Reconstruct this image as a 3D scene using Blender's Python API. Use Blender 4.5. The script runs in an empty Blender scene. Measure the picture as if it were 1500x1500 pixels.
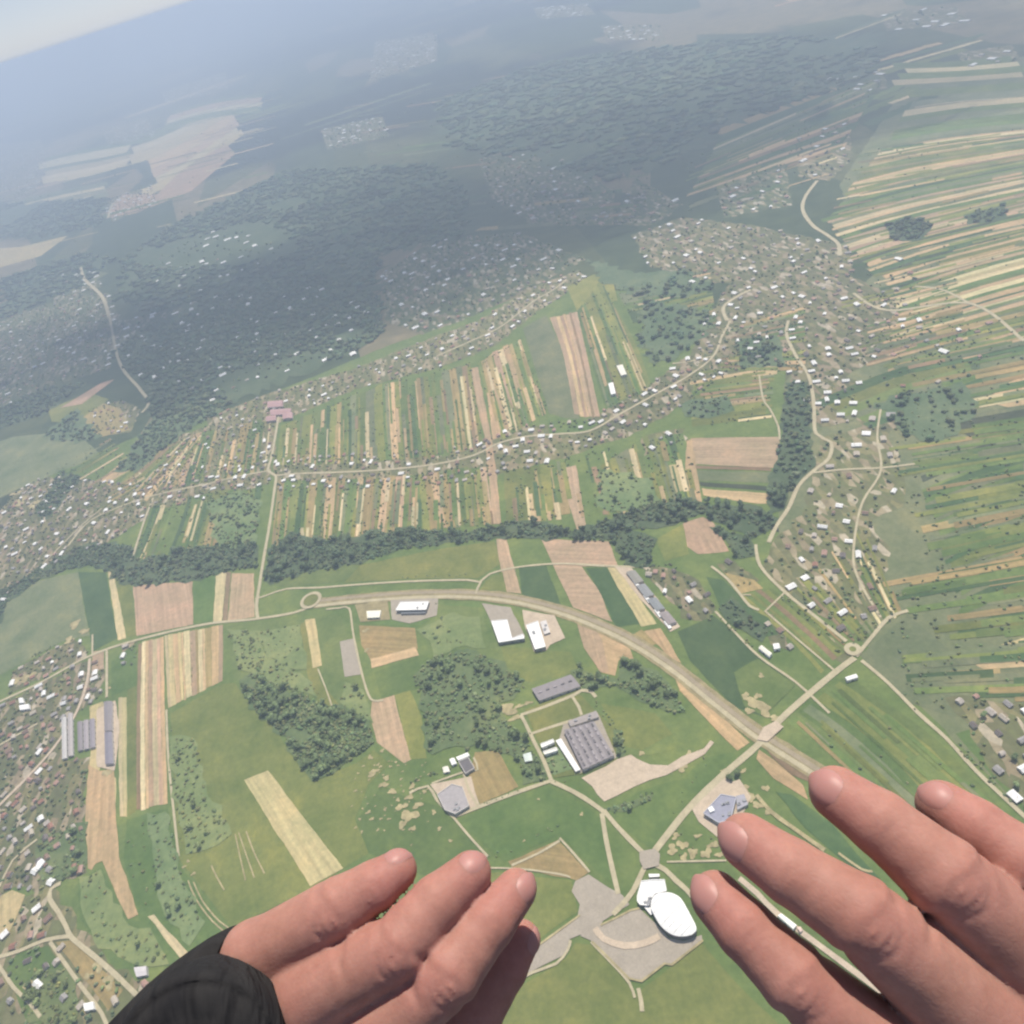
import bpy, bmesh, math, random
import numpy as np
from mathutils import Vector, Matrix
from mathutils.geometry import tessellate_polygon

random.seed(11)
RNG = np.random.default_rng(7)
SC = bpy.context.scene
COL = SC.collection

# ------------------------------------------------------------------ camera, sky, sun, exposure
H = 1200.0                      # metres above the ground; the camera is at the origin, the ground at z = -H
G = -H
FPX = 1050.0                    # focal length in photo pixels (1500 wide)
NX, NY = 0.311, 0.951           # normal of the horizon line in the photo
PITCH = math.atan(856.0 / FPX)
Fw = Vector((0, math.cos(PITCH), -math.sin(PITCH)))
U0 = Vector((0, math.sin(PITCH), math.cos(PITCH)))
R0 = Vector((1, 0, 0))
Rc = (NY * R0 - NX * U0).normalized()
Uc = (NX * R0 + NY * U0).normalized()
cam_d = bpy.data.cameras.new('camera')
cam = bpy.data.objects.new('camera', cam_d)
COL.objects.link(cam)
cam.matrix_world = Matrix(((Rc.x, Uc.x, -Fw.x, 0), (Rc.y, Uc.y, -Fw.y, 0), (Rc.z, Uc.z, -Fw.z, 0), (0, 0, 0, 1)))
cam_d.sensor_width = 36
cam_d.lens = 36 * FPX / 1500
cam_d.clip_start = 0.02
cam_d.clip_end = 400000
SC.camera = cam

SUN_EL, SUN_AZ = math.radians(65), math.radians(30)
SD = Vector((math.cos(SUN_EL) * math.sin(SUN_AZ), math.cos(SUN_EL) * math.cos(SUN_AZ), math.sin(SUN_EL)))
w = bpy.data.worlds.new('World')
SC.world = w
w.use_nodes = True
nt = w.node_tree
bg = nt.nodes['Background']
sky = nt.nodes.new('ShaderNodeTexSky')
sky.sky_type = 'NISHITA'
sky.sun_disc = False
sky.sun_elevation = SUN_EL
sky.sun_rotation = SUN_AZ
sky.altitude = 1200
sky.dust_density = 0.4
sky.ozone_density = 2.0
tn_ = nt.nodes.new('ShaderNodeMix'); tn_.data_type = 'RGBA'; tn_.blend_type = 'MULTIPLY'
tn_.inputs[0].default_value = 1.0; tn_.inputs[7].default_value = (0.90, 0.93, 1.07, 1)
hs_ = nt.nodes.new('ShaderNodeHueSaturation'); hs_.inputs['Saturation'].default_value = 0.5; hs_.inputs['Value'].default_value = 1.35
nt.links.new(sky.outputs[0], hs_.inputs['Color']); nt.links.new(hs_.outputs[0], tn_.inputs[6]); nt.links.new(tn_.outputs[2], bg.inputs[0])
bg.inputs[1].default_value = 0.06
sl = bpy.data.lights.new('sun', 'SUN')
sl.energy = 4.5
sl.angle = math.radians(0.5)
sl.color = (1.0, 0.93, 0.82)
so = bpy.data.objects.new('sun', sl)
COL.objects.link(so)
so.rotation_euler = SD.to_track_quat('Z', 'Y').to_euler()
SC.view_settings.view_transform = 'Standard'
SC.view_settings.look = 'None'
SC.view_settings.exposure = 0.30
SC.view_settings.gamma = 1
SC.view_settings.use_curve_mapping = False
SC.render.engine = 'CYCLES'
SC.cycles.filter_width = 2.3
SC.cycles.volume_bounces = 1
SC.cycles.max_bounces = 5
SC.cycles.diffuse_bounces = 2

# ------------------------------------------------------------------ survey helpers
def ray(px, py):
    return Fw + Rc * ((px - 750) / FPX) + Uc * ((750 - py) / FPX)

def P(px, py, z=0.0):
    """ground point (metres) of a survey mark, z metres above the ground"""
    d = ray(px, py)
    t = (G + z) / d.z
    return Vector((d.x * t, d.y * t))

def proj(x, y, z):
    v = Vector((x, y, z))
    d = v.dot(Fw)
    return 750 + FPX * v.dot(Rc) / d, 750 - FPX * v.dot(Uc) / d, d

def inside(pt, poly):
    x, y = pt
    c = False
    j = len(poly) - 1
    for i in range(len(poly)):
        xi, yi = poly[i]
        xj, yj = poly[j]
        if (yi > y) != (yj > y) and x < (xj - xi) * (y - yi) / (yj - yi) + xi:
            c = not c
        j = i
    return c

def smooth_line(pts, step):
    out = []
    n = len(pts)
    for i in range(n - 1):
        p0 = pts[max(i - 1, 0)]; p1 = pts[i]; p2 = pts[i + 1]; p3 = pts[min(i + 2, n - 1)]
        m = max(2, int((p2 - p1).length / step))
        for k in range(m):
            t = k / m
            out.append(0.5 * ((2 * p1) + (p2 - p0) * t + (2 * p0 - 5 * p1 + 4 * p2 - p3) * t * t + (3 * p1 - p0 - 3 * p2 + p3) * t ** 3))
    out.append(pts[-1])
    return out

# ------------------------------------------------------------------ materials
def srgb(r, g, b):
    f = lambda c: (c / 255 / 12.92) if c / 255 <= 0.04045 else ((c / 255 + 0.055) / 1.055) ** 2.4
    return (f(r), f(g), f(b))

def mat_new(name, rough=0.9, spec=0.2):
    m = bpy.data.materials.new(name)
    m.use_nodes = True
    b = m.node_tree.nodes['Principled BSDF']
    b.inputs['Roughness'].default_value = rough
    b.inputs['Specular IOR Level'].default_value = spec
    return m, m.node_tree, b

def N(nt, t, **kw):
    n = nt.nodes.new(t)
    for k, v in kw.items():
        setattr(n, k, v)
    return n

def ramp(nt, stops, fac, interp='LINEAR'):
    r = N(nt, 'ShaderNodeValToRGB')
    r.color_ramp.interpolation = interp
    e = r.color_ramp.elements
    while len(e) < len(stops):
        e.new(0.5)
    for i, (p, c) in enumerate(stops):
        e[i].position = p
        e[i].color = (*c, 1) if len(c) == 3 else c
    nt.links.new(fac, r.inputs[0])
    return r.outputs[0]

def noise(nt, vec, scale, detail=4, rough=0.6, dist=0.0):
    n = N(nt, 'ShaderNodeTexNoise')
    n.inputs['Scale'].default_value = scale
    n.inputs['Detail'].default_value = detail
    n.inputs['Roughness'].default_value = rough
    n.inputs['Distortion'].default_value = dist
    if vec is not None:
        nt.links.new(vec, n.inputs['Vector'])
    return n.outputs[0]

def mapping(nt, vec, scale=(1, 1, 1), rot=(0, 0, 0)):
    m = N(nt, 'ShaderNodeMapping')
    m.inputs['Scale'].default_value = scale
    m.inputs['Rotation'].default_value = rot
    nt.links.new(vec, m.inputs['Vector'])
    return m.outputs[0]

def mix(nt, kind, fac, a, b):
    m = N(nt, 'ShaderNodeMix', data_type='RGBA', blend_type=kind)
    if isinstance(fac, (int, float)):
        m.inputs[0].default_value = fac
    else:
        nt.links.new(fac, m.inputs[0])
    for s, v in ((6, a), (7, b)):
        if isinstance(v, tuple):
            m.inputs[s].default_value = (*v, 1)
        else:
            nt.links.new(v, m.inputs[s])
    return m.outputs[2]

def pos(nt):
    return N(nt, 'ShaderNodeNewGeometry').outputs['Position']

# field: the object's own colour with rows along the strip (UV in metres: u along, v across)
def field_mat(name, streak, mottle):
    m, nt, b = mat_new(name)
    oc = N(nt, 'ShaderNodeObjectInfo')
    uv = N(nt, 'ShaderNodeUVMap').outputs[0]
    st = noise(nt, mapping(nt, uv, (0.004, 0.11, 1)), 1.0, 3, 0.65)
    c = mix(nt, 'MULTIPLY', streak, oc.outputs['Color'], ramp(nt, [(0.3, (0.62, 0.60, 0.55)), (0.7, (1.3, 1.28, 1.22))], st))
    p = pos(nt)
    n1 = noise(nt, p, 0.012, 5, 0.6)
    c = mix(nt, 'MULTIPLY', mottle, c, ramp(nt, [(0.3, (0.66, 0.78, 0.70)), (0.55, (1.0, 1.0, 1.0)), (0.72, (1.35, 1.2, 1.1))], n1))
    n2 = noise(nt, p, 0.09, 5, 0.75)
    c = mix(nt, 'MULTIPLY', 0.7, c, ramp(nt, [(0.3, (0.68, 0.74, 0.70)), (0.7, (1.28, 1.22, 1.18))], n2))
    nt.links.new(c, b.inputs['Base Color'])
    return m

M_FIELD = field_mat('field_rows', 0.55, 0.5)
M_MEADOW = field_mat('meadow_grass', 0.12, 1.0)

def ground_mat():
    m, nt, b = mat_new('countryside')
    p = pos(nt)
    rp = mapping(nt, p, (0.0022, 0.00055, 1), (0, 0, math.radians(-8)))
    v = N(nt, 'ShaderNodeTexVoronoi'); v.inputs['Scale'].default_value = 1.0
    nt.links.new(rp, v.inputs['Vector'])
    sep = N(nt, 'ShaderNodeSeparateColor'); nt.links.new(v.outputs['Color'], sep.inputs[0])
    patch = ramp(nt, [(0.0, (0.06, 0.085, 0.04)), (0.3, (0.085, 0.105, 0.045)), (0.52, (0.11, 0.12, 0.055)), (0.70, (0.20, 0.17, 0.10)), (0.88, (0.075, 0.10, 0.05))], sep.outputs[0], 'CONSTANT')
    big = noise(nt, p, 0.00022, 4, 0.6)
    wood = (0.028, 0.040, 0.026)
    fac = ramp(nt, [(0.47, (0, 0, 0)), (0.53, (1, 1, 1))], big)
    c = mix(nt, 'MIX', fac, patch, wood)
    n1 = noise(nt, p, 0.01, 6, 0.65)
    c = mix(nt, 'MULTIPLY', 0.9, c, ramp(nt, [(0.3, (0.6, 0.7, 0.65)), (0.7, (1.35, 1.25, 1.2))], n1))
    nt.links.new(c, b.inputs['Base Color'])
    return m
M_GROUND = ground_mat()

def village_mat():
    m, nt, b = mat_new('village_plots')
    p = pos(nt)
    v = N(nt, 'ShaderNodeTexVoronoi'); v.inputs['Scale'].default_value = 1.0
    nt.links.new(mapping(nt, p, (0.075, 0.03, 1), (0, 0, 0.25)), v.inputs['Vector'])
    sep = N(nt, 'ShaderNodeSeparateColor'); nt.links.new(v.outputs['Color'], sep.inputs[0])
    c = ramp(nt, [(0.0, (0.10, 0.135, 0.055)), (0.22, (0.19, 0.19, 0.09)), (0.40, (0.09, 0.12, 0.055)), (0.58, (0.33, 0.28, 0.19)), (0.68, (0.12, 0.14, 0.07)), (0.84, (0.25, 0.21, 0.14)), (0.94, (0.46, 0.41, 0.32))], sep.outputs[0], 'CONSTANT')
    n1 = noise(nt, p, 0.05, 5, 0.7)
    c = mix(nt, 'MULTIPLY', 0.9, c, ramp(nt, [(0.3, (0.55, 0.58, 0.55)), (0.7, (1.4, 1.35, 1.3))], n1))
    oc = N(nt, 'ShaderNodeObjectInfo')
    c = mix(nt, 'MIX', 0.22, c, oc.outputs['Color'])
    nt.links.new(c, b.inputs['Base Color'])
    return m
M_VILLAGE = village_mat()

def paving_mat(name, col, var=0.25):
    m, nt, b = mat_new(name)
    p = pos(nt)
    n1 = noise(nt, p, 0.05, 6, 0.7)
    n2 = noise(nt, p, 0.35, 3, 0.6)
    c = mix(nt, 'MULTIPLY', 1.0, col, ramp(nt, [(0.3, (1 - var,) * 3), (0.7, (1 + var,) * 3)], n1))
    c = mix(nt, 'MULTIPLY', 0.5, c, ramp(nt, [(0.3, (0.8,) * 3), (0.7, (1.2,) * 3)], n2))
    nt.links.new(c, b.inputs['Base Color'])
    return m
M_ROAD = paving_mat('bleached_asphalt', (0.46, 0.40, 0.26), 0.15)
M_HIGHWAY = paving_mat('highway_asphalt', (0.34, 0.28, 0.19), 0.12)
M_VERGE = paving_mat('dusty_verge', (0.30, 0.25, 0.13), 0.3)
M_APRON = paving_mat('grey_paving', (0.37, 0.32, 0.255), 0.10)
M_SAND = paving_mat('bare_sandy_soil', (0.38, 0.32, 0.17), 0.4)
M_CONCRETE = paving_mat('pale_concrete', (0.52, 0.42, 0.31), 0.15)

def attr_mat(name, rough=0.8, spec=0.3, nscale=0.4, amt=0.35):
    """base colour from a per-face colour attribute (each roof / crown has its own), with grain"""
    m, nt, b = mat_new(name, rough, spec)
    a = N(nt, 'ShaderNodeAttribute', attribute_name='tint')
    p = pos(nt)
    n1 = noise(nt, p, nscale, 3, 0.7)
    c = mix(nt, 'MULTIPLY', 1.0, a.outputs['Color'], ramp(nt, [(0.3, (1 - amt,) * 3), (0.7, (1 + amt,) * 3)], n1))
    nt.links.new(c, b.inputs['Base Color'])
    return m
M_TINT = attr_mat('painted_roofs_and_walls', 0.7, 0.3, 0.3, 0.2)
M_LEAF = attr_mat('foliage', 0.9, 0.1, 0.5, 0.45)
def obj_mat(name, rough, spec, nscale, amt):
    m, nt, b = mat_new(name, rough, spec)
    oc = N(nt, 'ShaderNodeObjectInfo')
    n1 = noise(nt, pos(nt), nscale, 4, 0.7)
    c = mix(nt, 'MULTIPLY', 1.0, oc.outputs['Color'], ramp(nt, [(0.3, (1 - amt,) * 3), (0.7, (1 + amt,) * 3)], n1))
    nt.links.new(c, b.inputs['Base Color'])
    return m
M_ROOF = obj_mat('roof_sheet', 0.6, 0.35, 0.15, 0.12)
M_WALL = obj_mat('render_wall', 0.85, 0.2, 0.3, 0.1)
M_CROWN = obj_mat('crown_leaves', 0.9, 0.1, 0.6, 0.5)
M_BARK, _nt, _b = mat_new('bark'); _b.inputs['Base Color'].default_value = (0.09, 0.065, 0.045, 1)

# ------------------------------------------------------------------ mesh helpers
def mesh_obj(name, verts, faces, mat, parent=None, color=None, smooth=False):
    me = bpy.data.meshes.new(name)
    me.from_pydata([tuple(v) for v in verts], [], faces)
    me.materials.append(mat)
    if smooth:
        me.polygons.foreach_set('use_smooth', [True] * len(me.polygons))
    o = bpy.data.objects.new(name, me)
    COL.objects.link(o)
    if parent is not None:
        o.parent = parent
    if color is not None:
        o.color = (*color, 1)
    return o

def tag(o, label=None, cat=None, group=None, kind=None):
    if label: o['label'] = label
    if cat: o['category'] = cat
    if group: o['group'] = group
    if kind: o['kind'] = kind
    return o

def set_uv(me, o2, ax):
    """UV in metres along direction ax"""
    uvl = me.uv_layers.new(name='UVMap')
    ay = Vector((-ax.y, ax.x))
    co = np.empty(len(me.vertices) * 3); me.vertices.foreach_get('co', co); co = co.reshape(-1, 3)
    li = np.empty(len(me.loops), dtype=np.int32); me.loops.foreach_get('vertex_index', li)
    c = co[li]
    uv = np.stack([c[:, 0] * ax.x + c[:, 1] * ax.y + o2, c[:, 0] * ay.x + c[:, 1] * ay.y], 1)
    uvl.data.foreach_set('uv', uv.ravel().astype(np.float32))

_layer = [0]
def sheet(name, pts, mat, color, z, ax=None, jitter=1.5, kind='structure'):
    """flat sheet on the ground; the outline gets a slightly uneven edge"""
    out = []
    n = len(pts)
    ar_ = abs(sum(pts[i].x * pts[(i + 1) % n].y - pts[(i + 1) % n].x * pts[i].y for i in range(n))) / 2
    per_ = sum((pts[(i + 1) % n] - pts[i]).length for i in range(n))
    jitter = min(jitter, 0.35 * ar_ / max(per_, 1))
    for i in range(n):
        a, b = pts[i], pts[(i + 1) % n]
        L = (b - a).length
        m = max(1, min(40, int(L / 22)))
        nrm = Vector((-(b - a).y, (b - a).x)).normalized() if L > 0 else Vector((0, 0))
        for k in range(m):
            p = a + (b - a) * (k / m)
            out.append(p + nrm * random.uniform(-jitter, jitter))
    _layer[0] += 1
    zz = G + z + _layer[0] * 0.00025
    tris = tessellate_polygon([[Vector((p.x, p.y, 0)) for p in out]])
    o = mesh_obj(name, [(p.x, p.y, zz) for p in out], [tuple(t) for t in tris], mat, None, color)
    if ax is None:
        k = max(range(n), key=lambda i: (pts[(i + 1) % n] - pts[i]).length)
        ax = (pts[(k + 1) % n] - pts[k]).normalized()
    set_uv(o.data, random.uniform(0, 500), ax)
    # every face up
    if o.data.polygons and sum(p.normal.z * p.area for p in o.data.polygons) < 0:
        o.data.flip_normals()
    tag(o, kind=kind)
    return o

def PP(pts, z=0.0):
    return [P(x, y, z) for x, y in pts]

TONES = {
    'tan': (0.50, 0.355, 0.205), 'pink': (0.44, 0.305, 0.205), 'pale': (0.56, 0.46, 0.28), 'straw': (0.50, 0.41, 0.22),
    'brown': (0.25, 0.175, 0.105), 'green': (0.122, 0.178, 0.052), 'dgreen': (0.076, 0.125, 0.048), 'olive': (0.185, 0.200, 0.058),
    'lime': (0.240, 0.240, 0.068), 'grey': (0.175, 0.190, 0.100), 'mid': (0.143, 0.187, 0.057), 'dry': (0.33, 0.25, 0.115),
    'dark': (0.07, 0.085, 0.05),
}
def tone(k, v=0.10):
    c = TONES[k]
    f = 1 + random.uniform(-v, v)
    return tuple(x * f * (1 + random.uniform(-0.03, 0.03)) for x in c)

NAMES = {'tan': 'ploughed_field', 'pink': 'ploughed_field', 'brown': 'ploughed_field', 'pale': 'stubble_field', 'straw': 'stubble_field', 'dry': 'stubble_field'}
def field(k, pts, z=0.6):
    rows = k in NAMES
    sheet(NAMES.get(k, 'meadow'), PP(pts), M_FIELD if rows else M_MEADOW, tone(k), z, jitter=1.2)

def strips(A, B, n, pal, z=0.6, skip=0.0, ends=0.05, wj=0.5):
    """n field strips side by side; A and B are the two side boundaries, both running along the strips"""
    A = smooth_line(PP(A), 60) if len(A) > 2 else PP(A)
    B = smooth_line(PP(B), 60) if len(B) > 2 else PP(B)
    m = max(len(A), len(B), 6)
    def samp(L, t):
        x = t * (len(L) - 1); i = min(int(x), len(L) - 2); f = x - i
        return L[i] * (1 - f) + L[i + 1] * f
    ws = [random.uniform(1 - wj, 1 + wj) for _ in range(n)]
    s = sum(ws); acc = 0
    last = None
    for w_ in ws:
        u0, u1 = acc / s, (acc + w_) / s
        acc += w_
        if random.random() < skip:
            continue
        k = random.choice(pal)
        while k == last and len(set(pal)) > 1:
            k = random.choice(pal)
        last = k
        t0, t1 = random.uniform(0, ends), 1 - random.uniform(0, ends)
        left, right = [], []
        for i in range(m):
            t = t0 + (t1 - t0) * i / (m - 1)
            a, b = samp(A, t), samp(B, t)
            left.append(a + (b - a) * u0); right.append(a + (b - a) * (u1 - 0.02 / n))
        ax = (left[-1] - left[0]).normalized()
        sheet(NAMES.get(k, 'meadow'), left + right[::-1], M_FIELD if k in NAMES else M_MEADOW, tone(k, 0.16), z, ax, jitter=0.8)

CLUTTER = []
def clutter(A, B, n, wm=(5, 15), lm=(.25, .85), pal=('tan', 'pale', 'olive', 'lime', 'dgreen', 'dry', 'brown', 'green', 'olive', 'mid', 'dry', 'grey'), trees=0, z=0.95):
    a_, b_ = smooth_line(PP(A), 60), smooth_line(PP(B), 60)
    def samp(L, t):
        x = t * (len(L) - 1); i = min(int(x), len(L) - 2); f = x - i
        return L[i] * (1 - f) + L[i + 1] * f
    for _ in range(n):
        t0 = random.uniform(0, .9); t1 = min(1, t0 + random.uniform(*lm)); u = random.uniform(.01, .97)
        wd = (samp(a_, t0) - samp(b_, t0)).length
        du = random.uniform(*wm) / max(wd, 1)
        left, right = [], []
        for i in range(5):
            t = t0 + (t1 - t0) * i / 4
            p, q = samp(a_, t), samp(b_, t)
            left.append(p + (q - p) * u); right.append(p + (q - p) * (u + du))
        k = random.choice(pal)
        sheet('garden_strip', left + right[::-1], M_FIELD if k in NAMES else M_MEADOW, tone(k, .2), z, (left[-1] - left[0]).normalized(), jitter=.6)
    for _ in range(trees):
        t, u = random.random(), random.random()
        p = samp(a_, t) * (1 - u) + samp(b_, t) * u
        CLUTTER.append((p.x, p.y))

ROADS = []
_rz = [0]
def road(pts, width, name='road', mat=None, z=1.3, reg=True, smooth=True):
    g = PP(pts)
    L = smooth_line(g, 18) if smooth and len(g) > 2 else g
    _layer[0] += 1
    _rz[0] += 1
    zz = G + z + _rz[0] * 0.011
    vs, fs = [], []
    for i, p in enumerate(L):
        d = (L[min(i + 1, len(L) - 1)] - L[max(i - 1, 0)])
        if d.length < 1e-6: d = Vector((1, 0))
        nn = Vector((-d.y, d.x)).normalized()
        j = 1 + random.uniform(-0.08, 0.08)
        vs += [(p.x + nn.x * width / 2 * j, p.y + nn.y * width / 2 * j, zz), (p.x - nn.x * width / 2 * j, p.y - nn.y * width / 2 * j, zz)]
        if i: fs.append((2 * i - 2, 2 * i - 1, 2 * i + 1, 2 * i))
    o = mesh_obj(name, vs, fs, mat or M_ROAD)
    tag(o, kind='structure')
    if reg:
        ROADS.append((L, width))
    return o

def ring_road(px, py, rpx, width, rim=0.5):
    c = P(px, py); r = (P(px + rpx, py) - P(px - rpx, py)).length / 2
    vs, fs = [], []
    n = 40
    zz = G + 2.9
    for i in range(n):
        a = 2 * math.pi * i / n
        for rr in (r - width / 2, r + width / 2):
            vs.append((c.x + rr * math.cos(a), c.y + rr * math.sin(a), zz))
        j = (i + 1) % n
        fs.append((2 * i, 2 * i + 1, 2 * j + 1, 2 * j))
    tag(mesh_obj('roundabout', vs, fs, M_ROAD), kind='structure')
    isl = [(c.x + (r - width / 2) * 0.97 * math.cos(2 * math.pi * i / 20), c.y + (r - width / 2) * 0.97 * math.sin(2 * math.pi * i / 20), zz - 0.05) for i in range(20)]
    tag(mesh_obj('grass_island', isl, [tuple(range(20))], M_MEADOW, None, tone('olive')), kind='structure')

# ------------------------------------------------------------------ ground and haze
GR = 110000
seg = 96
vs = [(0, 0, G)]; fs = []
rings = [3000, 8000, 20000, 50000, GR]
for r in rings:
    for i in range(seg):
        a = 2 * math.pi * i / seg
        vs.append((r * math.cos(a), r * math.sin(a), G))
for i in range(seg):
    fs.append((0, 1 + i, 1 + (i + 1) % seg))
for k in range(len(rings) - 1):
    for i in range(seg):
        j = (i + 1) % seg
        fs.append((1 + k * seg + i, 1 + (k + 1) * seg + i, 1 + (k + 1) * seg + j, 1 + k * seg + j))
tag(mesh_obj('ground', vs, fs, M_GROUND), kind='structure')

# lands: large tracts of one cover
def tract(pts, k, mat=None, name='meadow', z=0.25):
    sheet(name, PP(pts), mat or M_MEADOW, tone(k, 0.03), z, jitter=4)
tract([(-80, 1500), (-80, 1010), (0, 960), (120, 850), (400, 830), (760, 780), (1010, 745), (1140, 780), (1300, 960), (1560, 1180), (1600, 1600), (-80, 1650)], 'mid')
tract([(-100, 900), (60, 700), (200, 640), (330, 605), (560, 510), (800, 420), (1010, 430), (1150, 540), (1150, 760), (1000, 745), (760, 785), (400, 835), (120, 850)], 'mid', z=0.3)
tract([(1150, 560), (1280, 400), (1230, 270), (1330, 120), (1600, 60), (1700, 1300), (1500, 1195), (1300, 980), (1140, 790)], 'grey', z=0.3)

# ------------------------------------------------------------------ fields (survey marks of the photograph)
field('grey', [(-40, 930), (10, 872), (60, 850), (115, 838), (125, 900), (132, 930), (90, 940), (40, 968), (-40, 1010)])
field('dgreen', [(115, 838), (155, 838), (172, 935), (135, 955), (130, 920)])
field('pale', [(158, 838), (168, 838), (185, 935), (173, 938)])
field('olive', [(168, 848), (192, 855), (200, 930), (187, 934)])
field('pink', [(195, 858), (282, 852), (283, 915), (200, 932)])
field('green', [(283, 850), (315, 843), (312, 911), (284, 914)])
field('pale', [(317, 838), (332, 838), (325, 911), (312, 911)])
field('brown', [(332, 838), (339, 838), (333, 908), (326, 910)])
field('pink', [(340, 840), (372, 840), (373, 904), (334, 910)])
strips([(203, 941), (200, 1050), (200, 1190)], [(240, 931), (242, 1050), (246, 1180)], 7, ['tan', 'pink', 'tan', 'pale', 'pink', 'brown'], ends=0.02)
strips([(241, 930), (243, 980), (247, 1038)], [(327, 915), (327, 955), (326, 998)], 13, ['tan', 'pink', 'pale', 'dry', 'tan', 'straw'], ends=0.02)
road([(244, 1040), (247, 1110), (255, 1190), (262, 1255)], 5, 'farm_track', reg=False)
strips([(174, 1022), (174, 1110), (176, 1198)], [(186, 1020), (186, 1110), (187, 1198)], 2, ['pale', 'straw'], ends=0.01)
field('olive', [(187, 1005), (199, 1003), (199, 1190), (188, 1196)])
field('green', [(163, 968), (200, 942), (200, 1005), (163, 1020)])
field('straw', [(131, 1035), (150, 1028), (150, 1110), (146, 1130), (170, 1140), (170, 1175), (128, 1170), (133, 1100)])
field('tan', [(130, 1120), (146, 1130), (167, 1126), (170, 1200), (175, 1255), (190, 1300), (203, 1340), (188, 1347), (172, 1312), (150, 1262), (140, 1265), (134, 1275), (130, 1272), (125, 1200)], 0.95)
field('pink', [(136, 955), (152, 952), (152, 980), (134, 984)])
# centre block
field('olive', [(250, 1045), (326, 1002), (345, 1000), (372, 1040), (400, 1058), (425, 1105), (460, 1142), (520, 1120), (548, 1098), (570, 1120), (540, 1150), (520, 1200), (540, 1250), (460, 1300), (340, 1360), (262, 1258)])
field('mid', [(332, 916), (450, 905), (500, 900), (512, 940), (545, 1030), (545, 1080), (510, 1060), (400, 1040), (340, 990)], 0.4)
field('lime', [(440, 915), (447, 910), (470, 1000), (500, 1035), (470, 1035), (450, 990)])
field('straw', [(447, 908), (462, 906), (472, 975), (459, 979)], 1.0)
road([(466, 980), (478, 1010), (487, 1036)], 3, 'farm_track', reg=False)
sheet('paved_lot', PP([(498, 940), (520, 935), (530, 988), (505, 992)]), M_APRON, (1, 1, 1), 1.1, jitter=0.5)
field('dry', [(526, 916), (608, 920), (612, 950), (545, 970), (530, 945)])
field('tan', [(543, 966), (608, 948), (614, 960), (545, 979)], 0.95)
field('green', [(520, 895), (700, 882), (706, 890), (640, 900), (612, 920), (526, 912)], 0.5)
field('pink', [(545, 1028), (578, 1018), (589, 1065), (603, 1112), (592, 1118), (552, 1088), (543, 1050)])
field('lime', [(578, 1018), (600, 1010), (618, 1050), (625, 1112), (602, 1112), (590, 1065)])
field('green', [(548, 985), (612, 962), (622, 1005), (560, 1024)])
field('mid', [(636, 885), (705, 890), (718, 940), (765, 948), (830, 950), (850, 985), (772, 1005), (700, 955), (640, 950)])
field('olive', [(735, 948), (835, 955), (850, 983), (775, 1000), (740, 975)], 0.9)
field('dgreen', [(760, 832), (800, 829), (822, 888), (766, 874)])
field('pink', [(727, 790), (742, 790), (751, 823), (764, 870), (743, 867), (733, 833)])
field('olive', [(712, 850), (736, 838), (742, 866), (705, 864)])
field('olive', [(528, 828), (640, 805), (725, 793), (733, 826), (700, 847), (600, 848), (505, 854)])
field('mid', [(400, 856), (440, 836), (528, 826), (505, 852), (420, 860)])
field('pink', [(793, 790), (892, 793), (905, 828), (853, 830), (880, 870), (897, 912), (840, 890), (820, 850)])
field('tan', [(842, 900), (900, 923), (921, 945), (928, 965), (906, 967), (901, 990), (880, 985), (856, 950)])
field('pink', [(842, 898), (868, 908), (882, 940), (892, 984), (880, 985), (856, 950)], 1.0)
field('dgreen', [(858, 832), (889, 832), (905, 860), (940, 914), (903, 919), (880, 870)])
field('straw', [(890, 831), (914, 832), (940, 880), (962, 914), (940, 918), (905, 860)])
field('tan', [(943, 924), (968, 920), (998, 972), (980, 962)])
field('dry', [(921, 934), (940, 922), (962, 944), (948, 948)], 0.5)
field('tan', [(988, 990), (1010, 1010), (1040, 1035), (1098, 1088), (1080, 1100), (1032, 1052), (996, 1012)], 1.0)
field('tan', [(1112, 1098), (1133, 1113), (1155, 1133), (1177, 1150), (1184, 1172), (1133, 1140), (1108, 1112)], 1.0)
field('brown', [(1118, 1092), (1130, 1088), (1180, 1130), (1185, 1145), (1160, 1135), (1132, 1110)], 0.9)
field('mid', [(855, 1008), (905, 1000), (960, 1010), (1000, 1040), (1030, 1078), (1000, 1095), (945, 1108), (910, 1105), (895, 1070), (870, 1035)])
field('olive', [(880, 1030), (960, 1045), (985, 1075), (940, 1100), (905, 1090)], 0.85)
field('green', [(890, 1188), (935, 1160), (1000, 1140), (1035, 1110), (1075, 1102), (1080, 1112), (1010, 1172), (985, 1205), (955, 1246), (888, 1192)])
field('green', [(703, 1186), (800, 1150), (868, 1188), (885, 1205), (900, 1300), (860, 1262), (820, 1222), (740, 1262), (668, 1202)])
field('dry', [(745, 1263), (818, 1230), (862, 1278), (845, 1290), (833, 1286), (750, 1273)], 0.95)
field('olive', [(640, 1290), (730, 1277), (838, 1290), (846, 1335), (790, 1376), (700, 1430)])
field('green', [(560, 1150), (600, 1170), (640, 1180), (720, 1255), (640, 1290), (540, 1250), (520, 1205)], 0.45)
field('olive', [(700, 1520), (760, 1446), (832, 1402), (842, 1382), (872, 1384), (932, 1456), (1028, 1380), (1060, 1420), (1200, 1560), (650, 1600)])
field('dry', [(696, 1102), (730, 1100), (760, 1153), (704, 1178), (686, 1140)], 0.9)
field('straw', [(358, 1143), (393, 1129), (420, 1165), (503, 1272), (455, 1298), (380, 1180)], 1.0)
field('mid', [(1290, 1470), (1120, 1400), (1000, 1290), (1080, 1262), (1300, 1420)], 0.5)
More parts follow.
